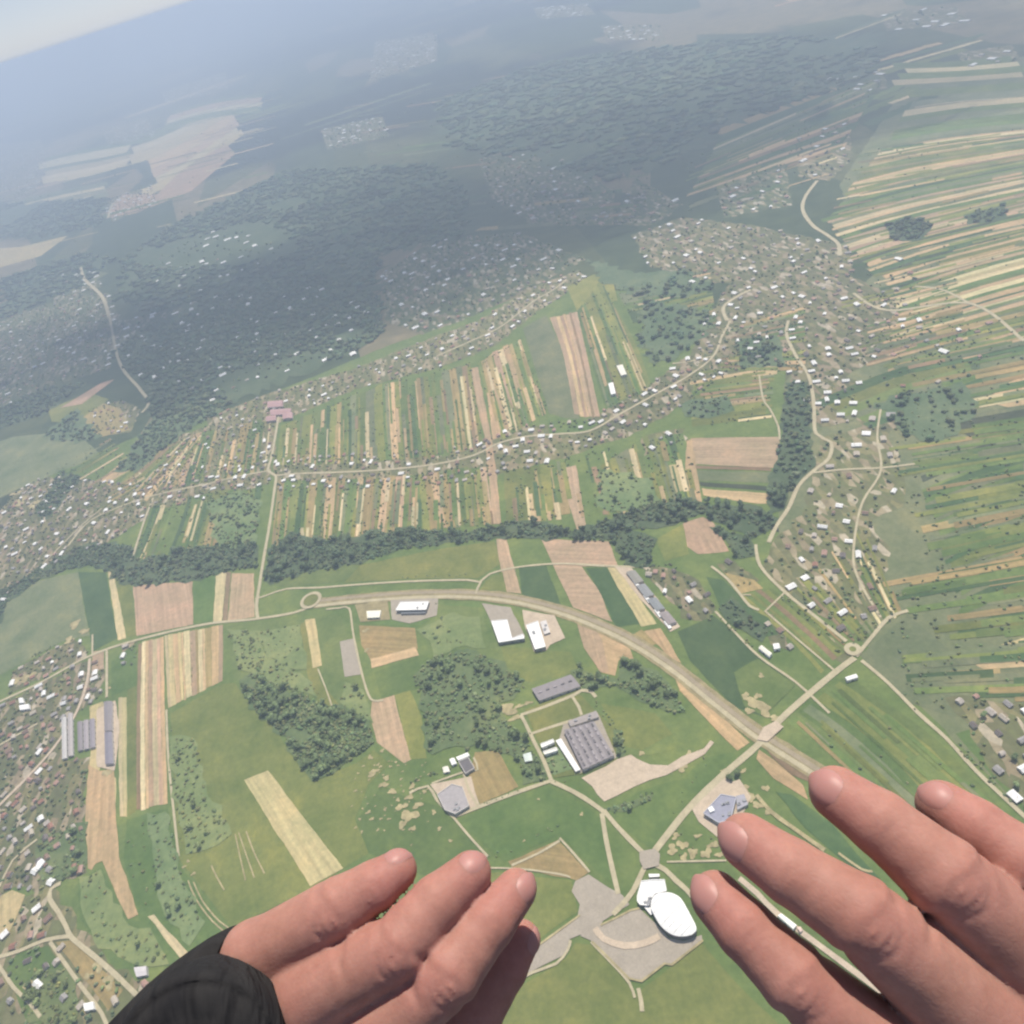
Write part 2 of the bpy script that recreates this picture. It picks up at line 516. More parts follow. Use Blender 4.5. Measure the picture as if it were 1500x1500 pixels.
# right of the highway
field('dgreen', [(992, 925), (1046, 902), (1110, 960), (1165, 1005), (1120, 1050), (1075, 1035), (1010, 968)])
field('mid', [(1075, 985), (1110, 965), (1165, 1005), (1118, 1050), (1090, 1035)], 0.9)
field('pink', [(1000, 767), (1030, 757), (1046, 766), (1068, 808), (1022, 812), (1005, 800)])
field('olive', [(960, 790), (1000, 768), (1010, 812), (975, 822)])
strips([(1082, 872), (1112, 897), (1165, 945), (1205, 990)], [(1128, 860), (1160, 885), (1205, 925), (1242, 958)], 7, ['olive', 'lime', 'dry', 'mid', 'brown', 'pale'], skip=0.1)
field('dry', [(1060, 838), (1105, 850), (1118, 862), (1085, 870)])
field('brown', [(1052, 830), (1075, 825), (1112, 850), (1090, 858)], 0.5)
field('dgreen', [(1035, 845), (1060, 850), (1105, 895), (1125, 905), (1140, 930), (1110, 935), (1060, 900)])
strips([(1152, 1058), (1190, 1085), (1250, 1140), (1330, 1230)], [(1238, 988), (1300, 1030), (1380, 1090), (1480, 1200)], 9, ['mid', 'olive', 'green', 'mid', 'dry', 'green', 'grey'], ends=0.02)
field('dgreen', [(1136, 1160), (1160, 1165), (1215, 1205), (1290, 1290), (1250, 1272), (1180, 1215)], 0.9)
field('grey', [(1260, 960), (1330, 900), (1400, 960), (1400, 1050), (1330, 1030)], 0.5)
field('green', [(1400, 1075), (1500, 1040), (1580, 1150), (1500, 1190)], 0.5)
field('tan', [(1430, 975), (1470, 950), (1560, 925), (1560, 990), (1450, 986)])
field('straw', [(1450, 950), (1500, 935), (1560, 910), (1560, 925), (1470, 950)])
# strips between village street and the river wood
strips([(408, 702), (402, 760), (396, 815)], [(478, 700), (474, 760), (470, 800)], 6, ['olive', 'dry', 'mid', 'lime', 'green'], skip=0.1)
strips([(478, 700), (474, 760), (470, 800)], [(560, 697), (556, 750), (550, 785)], 7, ['lime', 'olive', 'dry', 'tan', 'green', 'mid'], skip=0.1)
strips([(560, 697), (556, 750), (550, 785)], [(640, 690), (648, 740), (655, 775)], 8, ['lime', 'olive', 'dry', 'tan', 'green', 'mid', 'pink'], skip=0.1)
strips([(640, 690), (648, 740), (655, 775)], [(712, 680), (718, 730), (724, 768)], 7, ['dry', 'olive', 'tan', 'green', 'mid', 'pink'], skip=0.05)
field('pink', [(690, 540), (700, 538), (712, 600), (722, 650), (728, 700), (734, 768), (722, 768), (716, 700), (710, 640), (698, 590)], 0.95)
field('tan', [(713, 576), (724, 574), (732, 610), (734, 640), (722, 645)], 0.95)
field('olive', [(738, 690), (790, 682), (800, 762), (742, 768)])
field('lime', [(790, 682), (806, 680), (812, 755), (800, 760)], 0.9)
field('dry', [(806, 690), (826, 688), (836, 752), (812, 756)], 0.85)
field('pink', [(824, 686), (844, 682), (860, 780), (846, 780), (834, 740)], 0.9)
strips([(866, 690), (880, 730), (892, 762)], [(940, 640), (960, 690), (975, 738)], 6, ['mid', 'lime', 'olive', 'green', 'grey'], skip=0.1)
strips([(940, 640), (960, 690), (975, 738)], [(1000, 632), (1018, 690), (1032, 738)], 5, ['grey', 'dgreen', 'olive', 'green'], skip=0.1)
field('straw', [(980, 682), (994, 680), (1003, 718), (990, 722)], 1.0)
field('tan', [(1006, 645), (1014, 644), (1028, 735), (1014, 738), (1004, 690)], 0.9)
field('pink', [(1012, 642), (1140, 640), (1144, 660), (1140, 686), (1016, 680)])
field('brown', [(1018, 682), (1128, 685), (1130, 690), (1020, 687)], 0.95)
field('grey', [(1020, 689), (1130, 692), (1134, 708), (1022, 704)])
field('dark', [(1024, 706), (1088, 710), (1138, 714), (1134, 720), (1080, 716), (1026, 712)], 0.95)
field('tan', [(1028, 716), (1138, 724), (1138, 738), (1110, 738), (1030, 726)])
# strips between the two village streets
strips([(412, 622), (408, 650), (406, 682)], [(470, 600), (468, 640), (468, 682)], 5, ['olive', 'lime', 'mid', 'grey'], skip=0.1)
strips([(470, 600), (468, 640), (468, 682)], [(560, 560), (562, 620), (566, 678)], 8, ['olive', 'lime', 'dry', 'mid', 'grey', 'green'], skip=0.1)
strips([(560, 560), (562, 620), (566, 678)], [(636, 548), (642, 610), (648, 670)], 8, ['olive', 'lime', 'dry', 'mid', 'tan', 'green'], skip=0.1)
strips([(636, 548), (642, 610), (648, 670)], [(688, 530), (698, 590), (708, 655)], 6, ['dry', 'olive', 'mid', 'brown', 'grey'], skip=0.1)
strips([(700, 532), (712, 575), (735, 645)], [(720, 515), (738, 570), (756, 610)], 3, ['dry', 'olive', 'tan'])
strips([(720, 515), (738, 570), (752, 600)], [(762, 495), (778, 550), (790, 600)], 6, ['tan', 'pale', 'olive', 'dry', 'mid', 'pink'])
field('grey', [(766, 480), (800, 462), (818, 500), (838, 560), (850, 618), (805, 606), (790, 560)])
strips([(805, 465), (825, 520), (842, 610)], [(845, 455), (862, 530), (880, 615)], 7, ['pink', 'tan', 'brown', 'pale', 'pink', 'mid'], ends=0.03)
field('green', [(800, 610), (850, 614), (878, 620), (862, 632), (805, 636)])
strips([(845, 455), (862, 520), (888, 600)], [(878, 410), (930, 500), (955, 570)], 6, ['mid', 'olive', 'grey', 'lime', 'green', 'dry'])
field('lime', [(830, 420), (870, 402), (895, 404), (905, 440), (860, 452), (845, 455)], 0.5)
strips([(905, 430), (980, 425), (1040, 400)], [(940, 500), (1000, 490), (1050, 470)], 5, ['green', 'grey', 'dgreen', 'mid'], skip=0.1)
strips([(1010, 560), (1070, 548), (1130, 538)], [(1010, 626), (1070, 618), (1125, 610)], 7, ['olive', 'lime', 'green', 'dgreen', 'tan', 'mid'], skip=0.05)
field('tan', [(1100, 536), (1140, 532), (1138, 548), (1102, 552)], 0.95)
# left of the centre
strips([(172, 712), (205, 680), (255, 645)], [(215, 735), (245, 700), (300, 640)], 7, ['tan', 'olive', 'dry', 'green', 'pink', 'brown'], skip=0.15)
field('tan', [(148, 702), (200, 660), (225, 645), (228, 652), (190, 690), (160, 712)])
strips([(225, 740), (212, 780), (192, 822)], [(300, 722), (290, 760), (270, 812)], 6, ['olive', 'tan', 'lime', 'green', 'pale', 'dgreen'], skip=0.15)
strips([(300, 722), (290, 760), (270, 812)], [(385, 705), (380, 750), (372, 800)], 5, ['dgreen', 'green', 'mid', 'olive'], skip=0.2)
strips([(265, 640), (250, 670), (235, 720)], [(395, 610), (392, 650), (388, 690)], 9, ['olive', 'tan', 'green', 'dry', 'mid'], skip=0.2)
field('grey', [(-40, 660), (20, 640), (70, 635), (125, 645), (150, 668), (90, 690), (20, 720), (-40, 750)])
field('dry', [(108, 622), (150, 590), (178, 600), (190, 630), (150, 640), (112, 634)])
field('olive', [(70, 600), (130, 575), (160, 585), (110, 620), (76, 618)])
field('pink', [(88, 598), (150, 560), (168, 556), (120, 592)], 0.9)
field('straw', [(30, 362), (100, 345), (60, 375), (0, 392), (-30, 400), (-30, 365)])
field('grey', [(60, 420), (120, 395), (160, 400), (100, 430)])
# lower left
field('straw', [(-20, 1325), (18, 1304), (38, 1311), (14, 1366), (-20, 1385)], 0.95)
field('green', [(26, 1396), (70, 1386), (100, 1430), (110, 1500), (40, 1500), (10, 1420)])
field('dry', [(82, 1380), (108, 1378), (180, 1450), (160, 1480)], 0.8)
field('pale', [(217, 1342), (226, 1340), (280, 1400), (268, 1408)], 1.0)
field('green', [(186, 1200), (247, 1184), (262, 1262), (285, 1300), (330, 1368), (300, 1400), (230, 1400), (205, 1345), (182, 1260)])
field('green', [(114, 1288), (150, 1270), (185, 1345), (218, 1352), (262, 1412), (170, 1420), (118, 1345)], 0.65)
for a in ([(345, 1222), (352, 1255), (360, 1290)], [(350, 1220), (362, 1255), (373, 1286)], [(361, 1218), (373, 1250), (388, 1280)], [(310, 1268), (318, 1285), (329, 1304)],
          [(276, 1290), (288, 1318), (312, 1350), (338, 1372)], [(284, 1292), (297, 1320), (322, 1350), (346, 1366)]):
    road(a, 2.6, 'sand_track', M_SAND, reg=False)

# right-hand strip country
strips([(1290, 215), (1390, 198), (1520, 185)], [(1210, 318), (1340, 280), (1540, 240)], 20, ['pale', 'tan', 'grey', 'dgreen', 'straw', 'mid', 'olive'], skip=0.0, ends=0.06)
strips([(1200, 322), (1340, 284), (1540, 245)], [(1250, 385), (1370, 345), (1560, 300)], 16, ['pale', 'tan', 'grey', 'dgreen', 'green', 'pink'], skip=0.0, ends=0.07)
strips([(1250, 385), (1370, 345), (1560, 300)], [(1310, 425), (1420, 390), (1560, 360)], 11, ['dgreen', 'dark', 'grey', 'tan', 'mid'], skip=0.0, ends=0.07)
strips([(1310, 425), (1420, 385), (1560, 350)], [(1300, 500), (1420, 460), (1580, 415)], 16, ['tan', 'straw', 'dgreen', 'mid', 'pale', 'green'], skip=0.0, ends=0.07)
strips([(1300, 500), (1420, 460), (1580, 415)], [(1300, 560), (1420, 525), (1580, 480)], 12, ['tan', 'grey', 'dgreen', 'mid', 'olive', 'green'], skip=0.0, ends=0.07)
strips([(1190, 590), (1300, 545), (1420, 520)], [(1270, 630), (1350, 600), (1440, 560)], 6, ['grey', 'olive', 'dgreen', 'mid'], skip=0.0, ends=0.07)
field('tan', [(1440, 588), (1480, 560), (1560, 520), (1560, 590), (1490, 600)])
field('dark', [(1380, 620), (1480, 600), (1560, 590), (1560, 640), (1420, 640)])
strips([(1340, 690), (1430, 655), (1580, 620)], [(1370, 780), (1450, 745), (1580, 700)], 15, ['dgreen', 'grey', 'green', 'dark', 'mid'], skip=0.0, ends=0.07)
strips([(1370, 780), (1450, 745), (1580, 700)], [(1400, 870), (1470, 830), (1580, 790)], 12, ['grey', 'olive', 'dgreen', 'mid', 'dry'], skip=0.0, ends=0.07)
strips([(1400, 870), (1470, 830), (1580, 790)], [(1400, 940), (1470, 915), (1580, 890)], 6, ['grey', 'dgreen', 'mid', 'green'], skip=0.0, ends=0.07)
strips([(1330, 150), (1420, 138), (1520, 130)], [(1300, 212), (1400, 195), (1540, 182)], 7, ['grey', 'mid', 'pale', 'green'], skip=0.0, ends=0.07)
strips([(1290, 92), (1400, 90), (1520, 78)], [(1320, 145), (1420, 136), (1540, 128)], 6, ['dgreen', 'pale', 'pink', 'grey', 'mid'], skip=0.0, ends=0.2)
strips([(1030, 240), (1150, 190), (1290, 130)], [(1000, 290), (1120, 250), (1240, 215)], 9, ['grey', 'brown', 'tan', 'dgreen', 'mid'], skip=0.15, ends=0.07)
strips([(1050, 190), (1130, 160), (1290, 100)], [(1030, 240), (1150, 190), (1290, 130)], 5, ['grey', 'dry', 'dgreen', 'mid'], skip=0.2, ends=0.07)
# far country left and centre
strips([(180, 210), (250, 185), (330, 140)], [(210, 290), (270, 260), (360, 195)], 7, ['tan', 'pale', 'pink', 'mid', 'straw'], skip=0.1, ends=0.12)
strips([(50, 235), (120, 220), (210, 205)], [(60, 270), (130, 258), (190, 240)], 6, ['tan', 'straw', 'mid', 'pale', 'green'], skip=0.1, ends=0.15)
strips([(245, 165), (320, 145), (400, 135)], [(215, 200), (300, 175), (380, 165)], 4, ['tan', 'pale', 'mid'], skip=0.1, ends=0.12)
field('pink', [(150, 320), (180, 285), (230, 285), (260, 255), (330, 210), (345, 225), (280, 280), (200, 312)])
strips([(0, 300), (60, 285), (160, 265)], [(0, 330), (60, 310), (170, 285)], 3, ['grey', 'green', 'pale'], ends=0.1)
field('dry', [(720, 170), (800, 140), (900, 150), (985, 165), (960, 182), (880, 178), (860, 200), (790, 210), (740, 200)])
field('grey', [(835, 315), (870, 300), (890, 306), (850, 322)])
for _ in range(22):
    x = random.uniform(-100, 1500)
    hz = 95 - 0.327 * x
    y = max(hz + 45, -40) + random.uniform(0, 210)
    c = P(x, y); L = random.uniform(250, 650) * (1 + c.length / 14000)
    a = math.radians(random.uniform(-14, 14)); d = Vector((math.cos(a), math.sin(a))); e = Vector((-d.y, d.x))
    off = 0
    for q in range(random.randint(3, 6)):
        W_ = L * random.uniform(0.05, 0.16)
        k = random.choice(['tan', 'grey', 'mid', 'dgreen', 'pale', 'olive', 'pink'])
        l0, l1 = L * random.uniform(.6, 1.1), L * random.uniform(.6, 1.1)
        if random.random() < .75:
            sheet(NAMES.get(k, 'meadow'), [c - d * l0 + e * off, c + d * l1 + e * off, c + d * l1 + e * (off + W_), c - d * l0 + e * (off + W_)], M_FIELD if k in NAMES else M_MEADOW, tone(k), 0.45, d, 10)
        off += W_ * random.uniform(1.05, 1.5)

# narrow garden plots, hedges and orchards between the strips
clutter([(408, 702), (396, 815)], [(560, 697), (550, 785)], 46, trees=154)
clutter([(560, 697), (550, 785)], [(712, 680), (724, 768)], 46, trees=154)
clutter([(738, 690), (742, 768)], [(870, 660), (895, 755)], 25, trees=84)
clutter([(870, 660), (895, 755)], [(1004, 632), (1030, 735)], 28, trees=125)
clutter([(412, 622), (406, 682)], [(560, 560), (566, 678)], 43, trees=154)
clutter([(560, 560), (566, 678)], [(690, 528), (708, 655)], 46, trees=168)
clutter([(700, 530), (728, 650)], [(765, 495), (800, 606)], 28, trees=112)
clutter([(845, 455), (888, 600)], [(885, 410), (955, 570)], 28, trees=112)
clutter([(265, 640), (235, 720)], [(400, 610), (392, 690)], 43, trees=168)
clutter([(225, 740), (192, 822)], [(388, 705), (375, 800)], 32, trees=168)
clutter([(172, 712), (250, 645)], [(235, 735), (300, 640)], 21, trees=84)
clutter([(905, 420), (1040, 395)], [(940, 520), (1050, 480)], 39, (9, 22), trees=210)
clutter([(1010, 545), (1135, 530)], [(1010, 630), (1130, 615)], 25, trees=98)
clutter([(1050, 480), (1180, 440)], [(1050, 545), (1180, 545)], 32, (9, 20), trees=168)
clutter([(1230, 440), (1400, 400)], [(1250, 560), (1420, 510)], 46, (7, 20), (.3, .9), trees=154)
clutter([(1300, 500), (1560, 440)], [(1330, 640), (1560, 600)], 46, (8, 22), (.3, .9), trees=182)
clutter([(1290, 640), (1560, 600)], [(1360, 850), (1560, 800)], 79, (8, 22), (.3, .9), ('olive', 'green', 'dgreen', 'dry', 'grey', 'olive', 'grey', 'mid'), trees=224)
clutter([(1290, 850), (1560, 800)], [(1330, 1040), (1560, 1040)], 61, (7, 18), (.3, .9), ('olive', 'green', 'dgreen', 'dry', 'grey', 'olive', 'grey', 'mid'), trees=168)
clutter([(1190, 340), (1560, 250)], [(1300, 440), (1560, 370)], 54, (8, 22), (.1, .5), trees=84)
clutter([(1260, 220), (1560, 180)], [(1200, 330), (1560, 250)], 46, (9, 24), (.1, .5), trees=56)
clutter([(1000, 235), (1290, 110)], [(1010, 320), (1210, 260)], 46, (12, 36), (.1, .4), trees=154)
clutter([(1140, 870), (1240, 955)], [(1260, 760), (1320, 900)], 36, (5, 12), trees=98)
clutter([(60, 700), (160, 640)], [(110, 790), (230, 720)], 25, trees=154)
clutter([(1150, 1060), (1330, 1230)], [(1240, 990), (1480, 1200)], 25, (3, 9), (.2, .7), ('olive', 'green', 'mid', 'dry', 'grey'), trees=14)
clutter([(-20, 230), (420, 100)], [(-20, 420), (380, 330)], 90, (20, 60), (.1, .3), ('pale', 'tan', 'grey', 'green', 'dgreen', 'straw', 'dark'), trees=112)
clutter([(500, 150), (980, 60)], [(560, 360), (940, 330)], 90, (18, 55), (.05, .25), ('grey', 'green', 'dgreen', 'dark', 'brown', 'dry'), trees=112)

# ------------------------------------------------------------------ roads
road([(-40, 1046), (0, 1028), (60, 1000), (130, 962), (200, 938), (300, 915), (375, 907), (430, 898), (452, 890)], 8)
road([(462, 884), (520, 878), (600, 872), (680, 871), (750, 878), (820, 895), (880, 918), (930, 942), (985, 978), (1040, 1022), (1105, 1072), (1160, 1108), (1210, 1140), (1290, 1200)], 34, 'verge', M_VERGE, z=1.1)
road([(462, 881), (520, 875), (600, 869), (680, 868), (750, 875), (820, 892), (880, 914), (930, 938), (985, 974), (1040, 1018), (1105, 1068), (1160, 1104), (1210, 1136), (1290, 1196)], 9, 'highway', M_HIGHWAY)
road([(462, 888), (520, 882), (600, 876), (680, 875), (750, 882), (820, 899), (880, 922), (930, 947), (985, 983), (1040, 1027), (1103, 1077), (1158, 1113), (1208, 1145), (1288, 1205)], 9, 'highway', M_ROAD)
road([(374, 878), (392, 872), (420, 863), (470, 861), (520, 857), (600, 852), (685, 850), (703, 853), (718, 841), (760, 831), (820, 826), (880, 829), (935, 831)], 6)
road([(706, 850), (700, 862), (697, 870)], 6, reg=False)
ring_road(456, 880, 12, 9)
road([(378, 906), (376, 888), (380, 860), (388, 810), (395, 770), (402, 720), (404, 697), (393, 690), (399, 665), (408, 612), (411, 590)], 9)
road([(100, 800), (130, 765), (170, 745), (230, 725), (300, 710), (350, 698), (393, 690)], 7)
road([(404, 697), (440, 694), (500, 692), (570, 688), (640, 680), (695, 667), (730, 650), (770, 640), (820, 636), (865, 631), (910, 606), (960, 578), (1010, 550), (1045, 522), (1058, 492), (1070, 470)], 8)
road([(1045, 522), (1010, 530), (985, 533)], 6)
road([(640, 522), (690, 500), (735, 478), (780, 443), (812, 424), (830, 410)], 9)
road([(1197, 265), (1180, 288), (1176, 308), (1190, 330), (1212, 345), (1228, 358), (1230, 375)], 14)
road([(1126, 795), (1138, 770), (1155, 745), (1170, 712), (1192, 690), (1214, 672), (1217, 648), (1195, 635), (1192, 590), (1184, 550), (1165, 520), (1152, 490), (1155, 470)], 9)
road([(1107, 798), (1110, 820), (1120, 838), (1150, 868), (1200, 908), (1240, 940)], 7)
road([(1262, 968), (1300, 1000), (1345, 1045), (1387, 1083), (1430, 1130), (1500, 1196), (1560, 1250)], 7)
ring_road(1249, 952, 9, 9)
road([(1252, 964), (1220, 988), (1150, 1048), (1110, 1092), (1060, 1135), (1015, 1178), (988, 1210), (960, 1246)], 11)
road([(1254, 962), (1280, 930), (1302, 905), (1330, 895)], 7)
road([(1290, 905), (1258, 850), (1250, 810), (1262, 740), (1290, 690), (1285, 640), (1290, 600)], 5)
road([(1190, 693), (1240, 688), (1290, 686), (1340, 680)], 6)
road([(1048, 896), (1075, 925), (1112, 962), (1166, 1000), (1215, 1045)], 5)
road([(1042, 830), (1065, 848), (1085, 872), (1098, 888), (1112, 894)], 6)
road([(1120, 895), (1160, 930), (1225, 985)], 4)
road([(1122, 895), (1150, 868)], 4, reg=False)
road([(1250, 470 - 40), (1300, 455), (1420, 445), (1500, 500)], 10)
road([(1420, 445), (1380, 425), (1340, 420)], 8)
road([(1065, 470), (1060, 450), (1085, 432), (1100, 425)], 12)
road([(1112, 550), (1118, 585), (1128, 600), (1140, 625), (1142, 645)], 5)
# business area
road([(478, 893), (498, 891), (512, 892), (518, 930), (530, 985), (540, 1018), (548, 1027), (562, 1026)], 5)
road([(885, 1188), (905, 1212), (938, 1246), (952, 1258)], 8)
road([(808, 1145), (840, 1160), (866, 1176), (885, 1190)], 8)
road([(664, 1197), (700, 1183), (755, 1162), (808, 1144)], 7)
road([(664, 1197), (640, 1172), (627, 1152), (600, 1162)], 5)
road([(664, 1197), (690, 1228), (715, 1255)], 4)
road([(808, 1144), (797, 1115), (782, 1086), (770, 1060), (763, 1048)], 7)
road([(763, 1048), (800, 1035), (842, 1018), (852, 1012), (866, 1014), (873, 1022)], 7)
road([(777, 1076), (800, 1068), (838, 1056)], 6)
road([(838, 1020), (848, 1036), (852, 1048)], 6)
road([(633, 1148), (655, 1140), (678, 1132), (700, 1128), (694, 1110)], 4)
road([(680, 1134), (688, 1160), (700, 1180)], 5)
road([(882, 1192), (888, 1230), (896, 1268), (906, 1310)], 8)
road([(952, 1256), (940, 1280), (928, 1305), (912, 1325), (898, 1340)], 8)
road([(958, 1266), (975, 1275), (990, 1290), (1006, 1304), (1024, 1326), (1045, 1350)], 8)
road([(715, 1272), (760, 1273), (820, 1281), (836, 1286)], 3, 'farm_track', reg=False)
road([(750, 1268), (790, 1250), (820, 1232)], 4, 'farm_track', reg=False)
road([(820, 1228), (840, 1250), (864, 1278)], 4, 'farm_track', reg=False)
road([(866, 1380), (895, 1410), (922, 1440), (930, 1462)], 4, 'farm_track', reg=False)
road([(935, 1448), (939, 1465), (941, 1482)], 6, 'farm_track', reg=False)
road([(703, 1480), (740, 1448), (780, 1425), (815, 1412), (832, 1392), (836, 1378)], 4, 'farm_track', reg=False)
road([(977, 1263), (1020, 1262), (1064, 1261)], 3, 'farm_track', reg=False)
road([(1083, 1287), (1110, 1310), (1140, 1340), (1220, 1400), (1300, 1460)], 8, 'road', M_CONCRETE)
road([(1108, 1165), (1130, 1190), (1160, 1212), (1208, 1246)], 7, 'sand_track', M_SAND)
road([(1228, 1250), (1262, 1274), (1278, 1277)], 4, 'sand_track', M_SAND)
road([(1100, 872 + 0), (1085, 872)], 3, reg=False)
# bridge deck area where the lane crosses the highway
sheet('junction', PP([(1118, 1066), (1136, 1058), (1148, 1066), (1124, 1088), (1108, 1084)]), M_CONCRETE, (1, 1, 1), 2.9)
sheet('junction', PP([(937, 1248), (960, 1244), (968, 1252), (966, 1270), (944, 1274), (938, 1262)]), M_APRON, (1, 1, 1), 2.9)
# lower left village streets
road([(-30, 1215), (0, 1180), (40, 1140), (80, 1095), (112, 1045), (128, 1000), (132, 965)], 8, 'road', M_CONCRETE)
road([(0, 1092), (30, 1075), (56, 1060)], 6)
road([(-20, 1406), (0, 1402), (30, 1393), (65, 1378), (100, 1372), (105, 1374)], 7)
road([(90, 1294), (76, 1302), (74, 1318), (86, 1336), (98, 1358), (106, 1374), (140, 1402), (172, 1430), (205, 1462)], 8)
road([(74, 1380), (95, 1410), (120, 1445), (150, 1485), (160, 1510)], 6)
road([(-20, 1390), (0, 1416), (22, 1448), (45, 1470), (60, 1490)], 6)
road([(157, 952), (157, 1022)], 7, 'farm_track', reg=False)
road([(136, 930), (136, 962)], 5, 'farm_track', reg=False)
road([(225, 730), (213, 760), (200, 800), (193, 822)], 8, 'farm_track', reg=False)
road([(60, 830), (90, 800), (120, 770), (150, 745)], 6)
road([(0, 1300), (20, 1260), (55, 1230)], 5)
# roads far off
road([(160, 460), (175, 530), (205, 570), (218, 590), (208, 605)], 14)
road([(118, 392), (125, 410), (150, 435), (160, 465)], 20)
road([(158, 320), (165, 300), (180, 290)], 20)
road([(0, 300), (40, 290), (80, 270)], 24, reg=False)
road([(1470, 145), (1400, 150), (1340, 158)], 14, reg=False)

# paved yards
sheet('apron', PP([(843, 1292), (862, 1282), (890, 1299), (912, 1311), (922, 1325), (905, 1336), (882, 1350), (880, 1372), (850, 1370), (835, 1376), (828, 1398), (800, 1412), (740, 1445), (690, 1490), (660, 1490), (760, 1405), (805, 1372), (846, 1342), (850, 1325), (838, 1306)]), M_APRON, (1, 1, 1), 1.0, jitter=1)
sheet('car_park', PP([(882, 1356), (920, 1336), (938, 1332), (966, 1358), (980, 1374), (1002, 1379), (1028, 1370), (1029, 1378), (983, 1413), (974, 1410), (940, 1437), (922, 1433), (866, 1378), (850, 1371)]), M_APRON, (1, 1, 1), 1.15, jitter=0.6)
road([(872, 1360), (885, 1376), (915, 1386), (945, 1382), (966, 1372)], 9, 'drive', M_CONCRETE, z=1.5, reg=False)
for a in ([(868, 1380), (895, 1407), (922, 1434), (940, 1438), (974, 1412), (984, 1414), (1030, 1378)], [(880, 1356), (905, 1344), (924, 1334), (938, 1331)], [(850, 1341), (806, 1373), (762, 1405)]):
    road(a, 3.0, 'kerb', M_SAND, z=1.6, reg=False, smooth=False)
sheet('yard', PP([(852, 1140), (904, 1113), (924, 1106), (934, 1112), (952, 1121), (980, 1123), (1000, 1110), (1030, 1096), (1042, 1084), (1046, 1088), (1032, 1105), (1006, 1122), (976, 1135), (928, 1152), (905, 1164), (885, 1175), (876, 1165), (868, 1152)]), M_CONCRETE, (1, 1, 1), 1.05, jitter=2.5)
sheet('yard', PP([(630, 1150), (690, 1138), (703, 1180), (664, 1196)]), M_CONCRETE, (1, 1, 1), 0.95, jitter=1)
sheet('yard', PP([(768, 1040), (845, 1012), (900, 1070), (905, 1115), (852, 1135), (812, 1140)]), M_MEADOW, tone('olive'), 0.85, jitter=1)
sheet('yard', PP([(826, 1060), (876, 1044), (904, 1110), (850, 1133), (818, 1086)]), M_APRON, (1, 1, 1), 0.98, jitter=1)
sheet('yard', PP([(1012, 1182), (1040, 1152), (1076, 1132), (1086, 1146), (1100, 1168), (1090, 1190), (1066, 1205), (1052, 1228), (1024, 1204)]), M_CONCRETE, (1, 1, 1), 1.0, jitter=1)
sheet('yard', PP([(520, 886), (568, 880), (572, 908), (528, 912)]), M_VERGE, (1, 1, 1), 0.95, jitter=1)
sheet('yard', PP([(572, 878), (642, 876), (640, 902), (600, 914), (574, 908)]), M_APRON, (1, 1, 1), 0.98, jitter=1)
sheet('yard', PP([(706, 884), (748, 890), (770, 934), (748, 938), (720, 912)]), M_APRON, (1, 1, 1), 1.0, jitter=1)
sheet('yard', PP([(765, 894), (812, 902), (828, 935), (806, 945), (800, 954), (782, 955), (770, 920)]), M_CONCRETE, (1, 1, 1), 0.98, jitter=1)
sheet('yard', PP([(142, 1040), (170, 1026), (176, 1070), (168, 1130), (142, 1124)]), M_CONCRETE, (1, 1, 1), 1.1, jitter=1.5)
sheet('yard', PP([(900, 830), (926, 832), (996, 918), (982, 926), (940, 880)]), M_CONCRETE, (1, 1, 1), 0.9, jitter=1.5)

# bare sandy workings
def blotch(px, py, rpx, mat=M_SAND, name='bare_soil', z=0.97, col=(1, 1, 1)):
    c = P(px, py); r = (P(px + rpx, py) - P(px - rpx, py)).length / 2
    pts = []
    n = 18; a0 = random.random() * 6; k1, k2, k3 = [random.random() * 6 for _ in range(3)]; el = random.uniform(.55, 1)
    for i in range(n):
        a = a0 + 2 * math.pi * i / n
        rr = r * (0.85 + .22 * math.sin(2 * a + k1) + .2 * math.sin(3 * a + k2) + .12 * math.sin(5 * a + k3))
        pts.append(c + Vector((rr * math.cos(a), rr * math.sin(a) * el)))
    sheet(name, pts, mat, col, z, jitter=0.8)
for (px, py, r) in [(600, 1195, 13), (588, 1182, 9), (612, 1180, 7), (590, 1208, 8), (605, 1214, 5), (644, 1214, 4), (575, 1160, 6), (562, 1150, 7), (547, 1132, 9), (566, 1140, 6), (583, 1172, 4), (540, 1190, 4), (600, 1168, 6),
                    (543, 1110, 4), (560, 1100, 4), (636, 1190, 4), (604, 1152, 5), (622, 1160, 4), (570, 1200, 3), (545, 1200, 3), (660, 1232, 3), (768, 1232, 2.4), (789, 1171, 2.4), (852, 1193, 3), (516, 1181, 2), (603, 1238, 2),
                    (745, 1040, 14), (755, 1052, 9), (735, 1035, 6), (760, 1035, 7), (774, 1030, 6), (1105, 1030, 13), (1120, 1040, 12), (1098, 1042, 9), (1135, 1052, 9), (1092, 1020, 7), (1110, 1020, 6),
                    (985, 1245, 9), (1000, 1238, 9), (1015, 1250, 10), (1035, 1250, 9), (1045, 1238, 8), (1002, 1256, 7), (990, 1225, 7), (1022, 1225, 6), (1055, 1252, 8), (1100, 1168, 8), (1110, 1180, 9), (1125, 1190, 7), (1092, 1155, 7), (1122, 1155, 6), (1060, 1130, 6), (1088, 1130, 6),
                    (536, 924, 5), (538, 952, 4), (1115, 990, 5), (1000, 1125, 8), (1010, 1105, 6), (940, 1104, 6), (270, 1270, 3), (276, 1262, 3), (284, 1280, 3), (160, 1008, 3), (150, 1034, 6), (158, 1132, 7), (166, 1120, 5), (110, 915, 8), (102, 938, 7), (124, 925, 7), (30, 995, 10), (45, 990, 8),
                    (40, 1445, 6), (145, 1415, 9), (160, 1438, 10), (130, 1430, 6), (50, 740, 8), (25, 722, 7), (30, 735, 9), (48, 1440, 8)]:
    blotch(px, py, r)
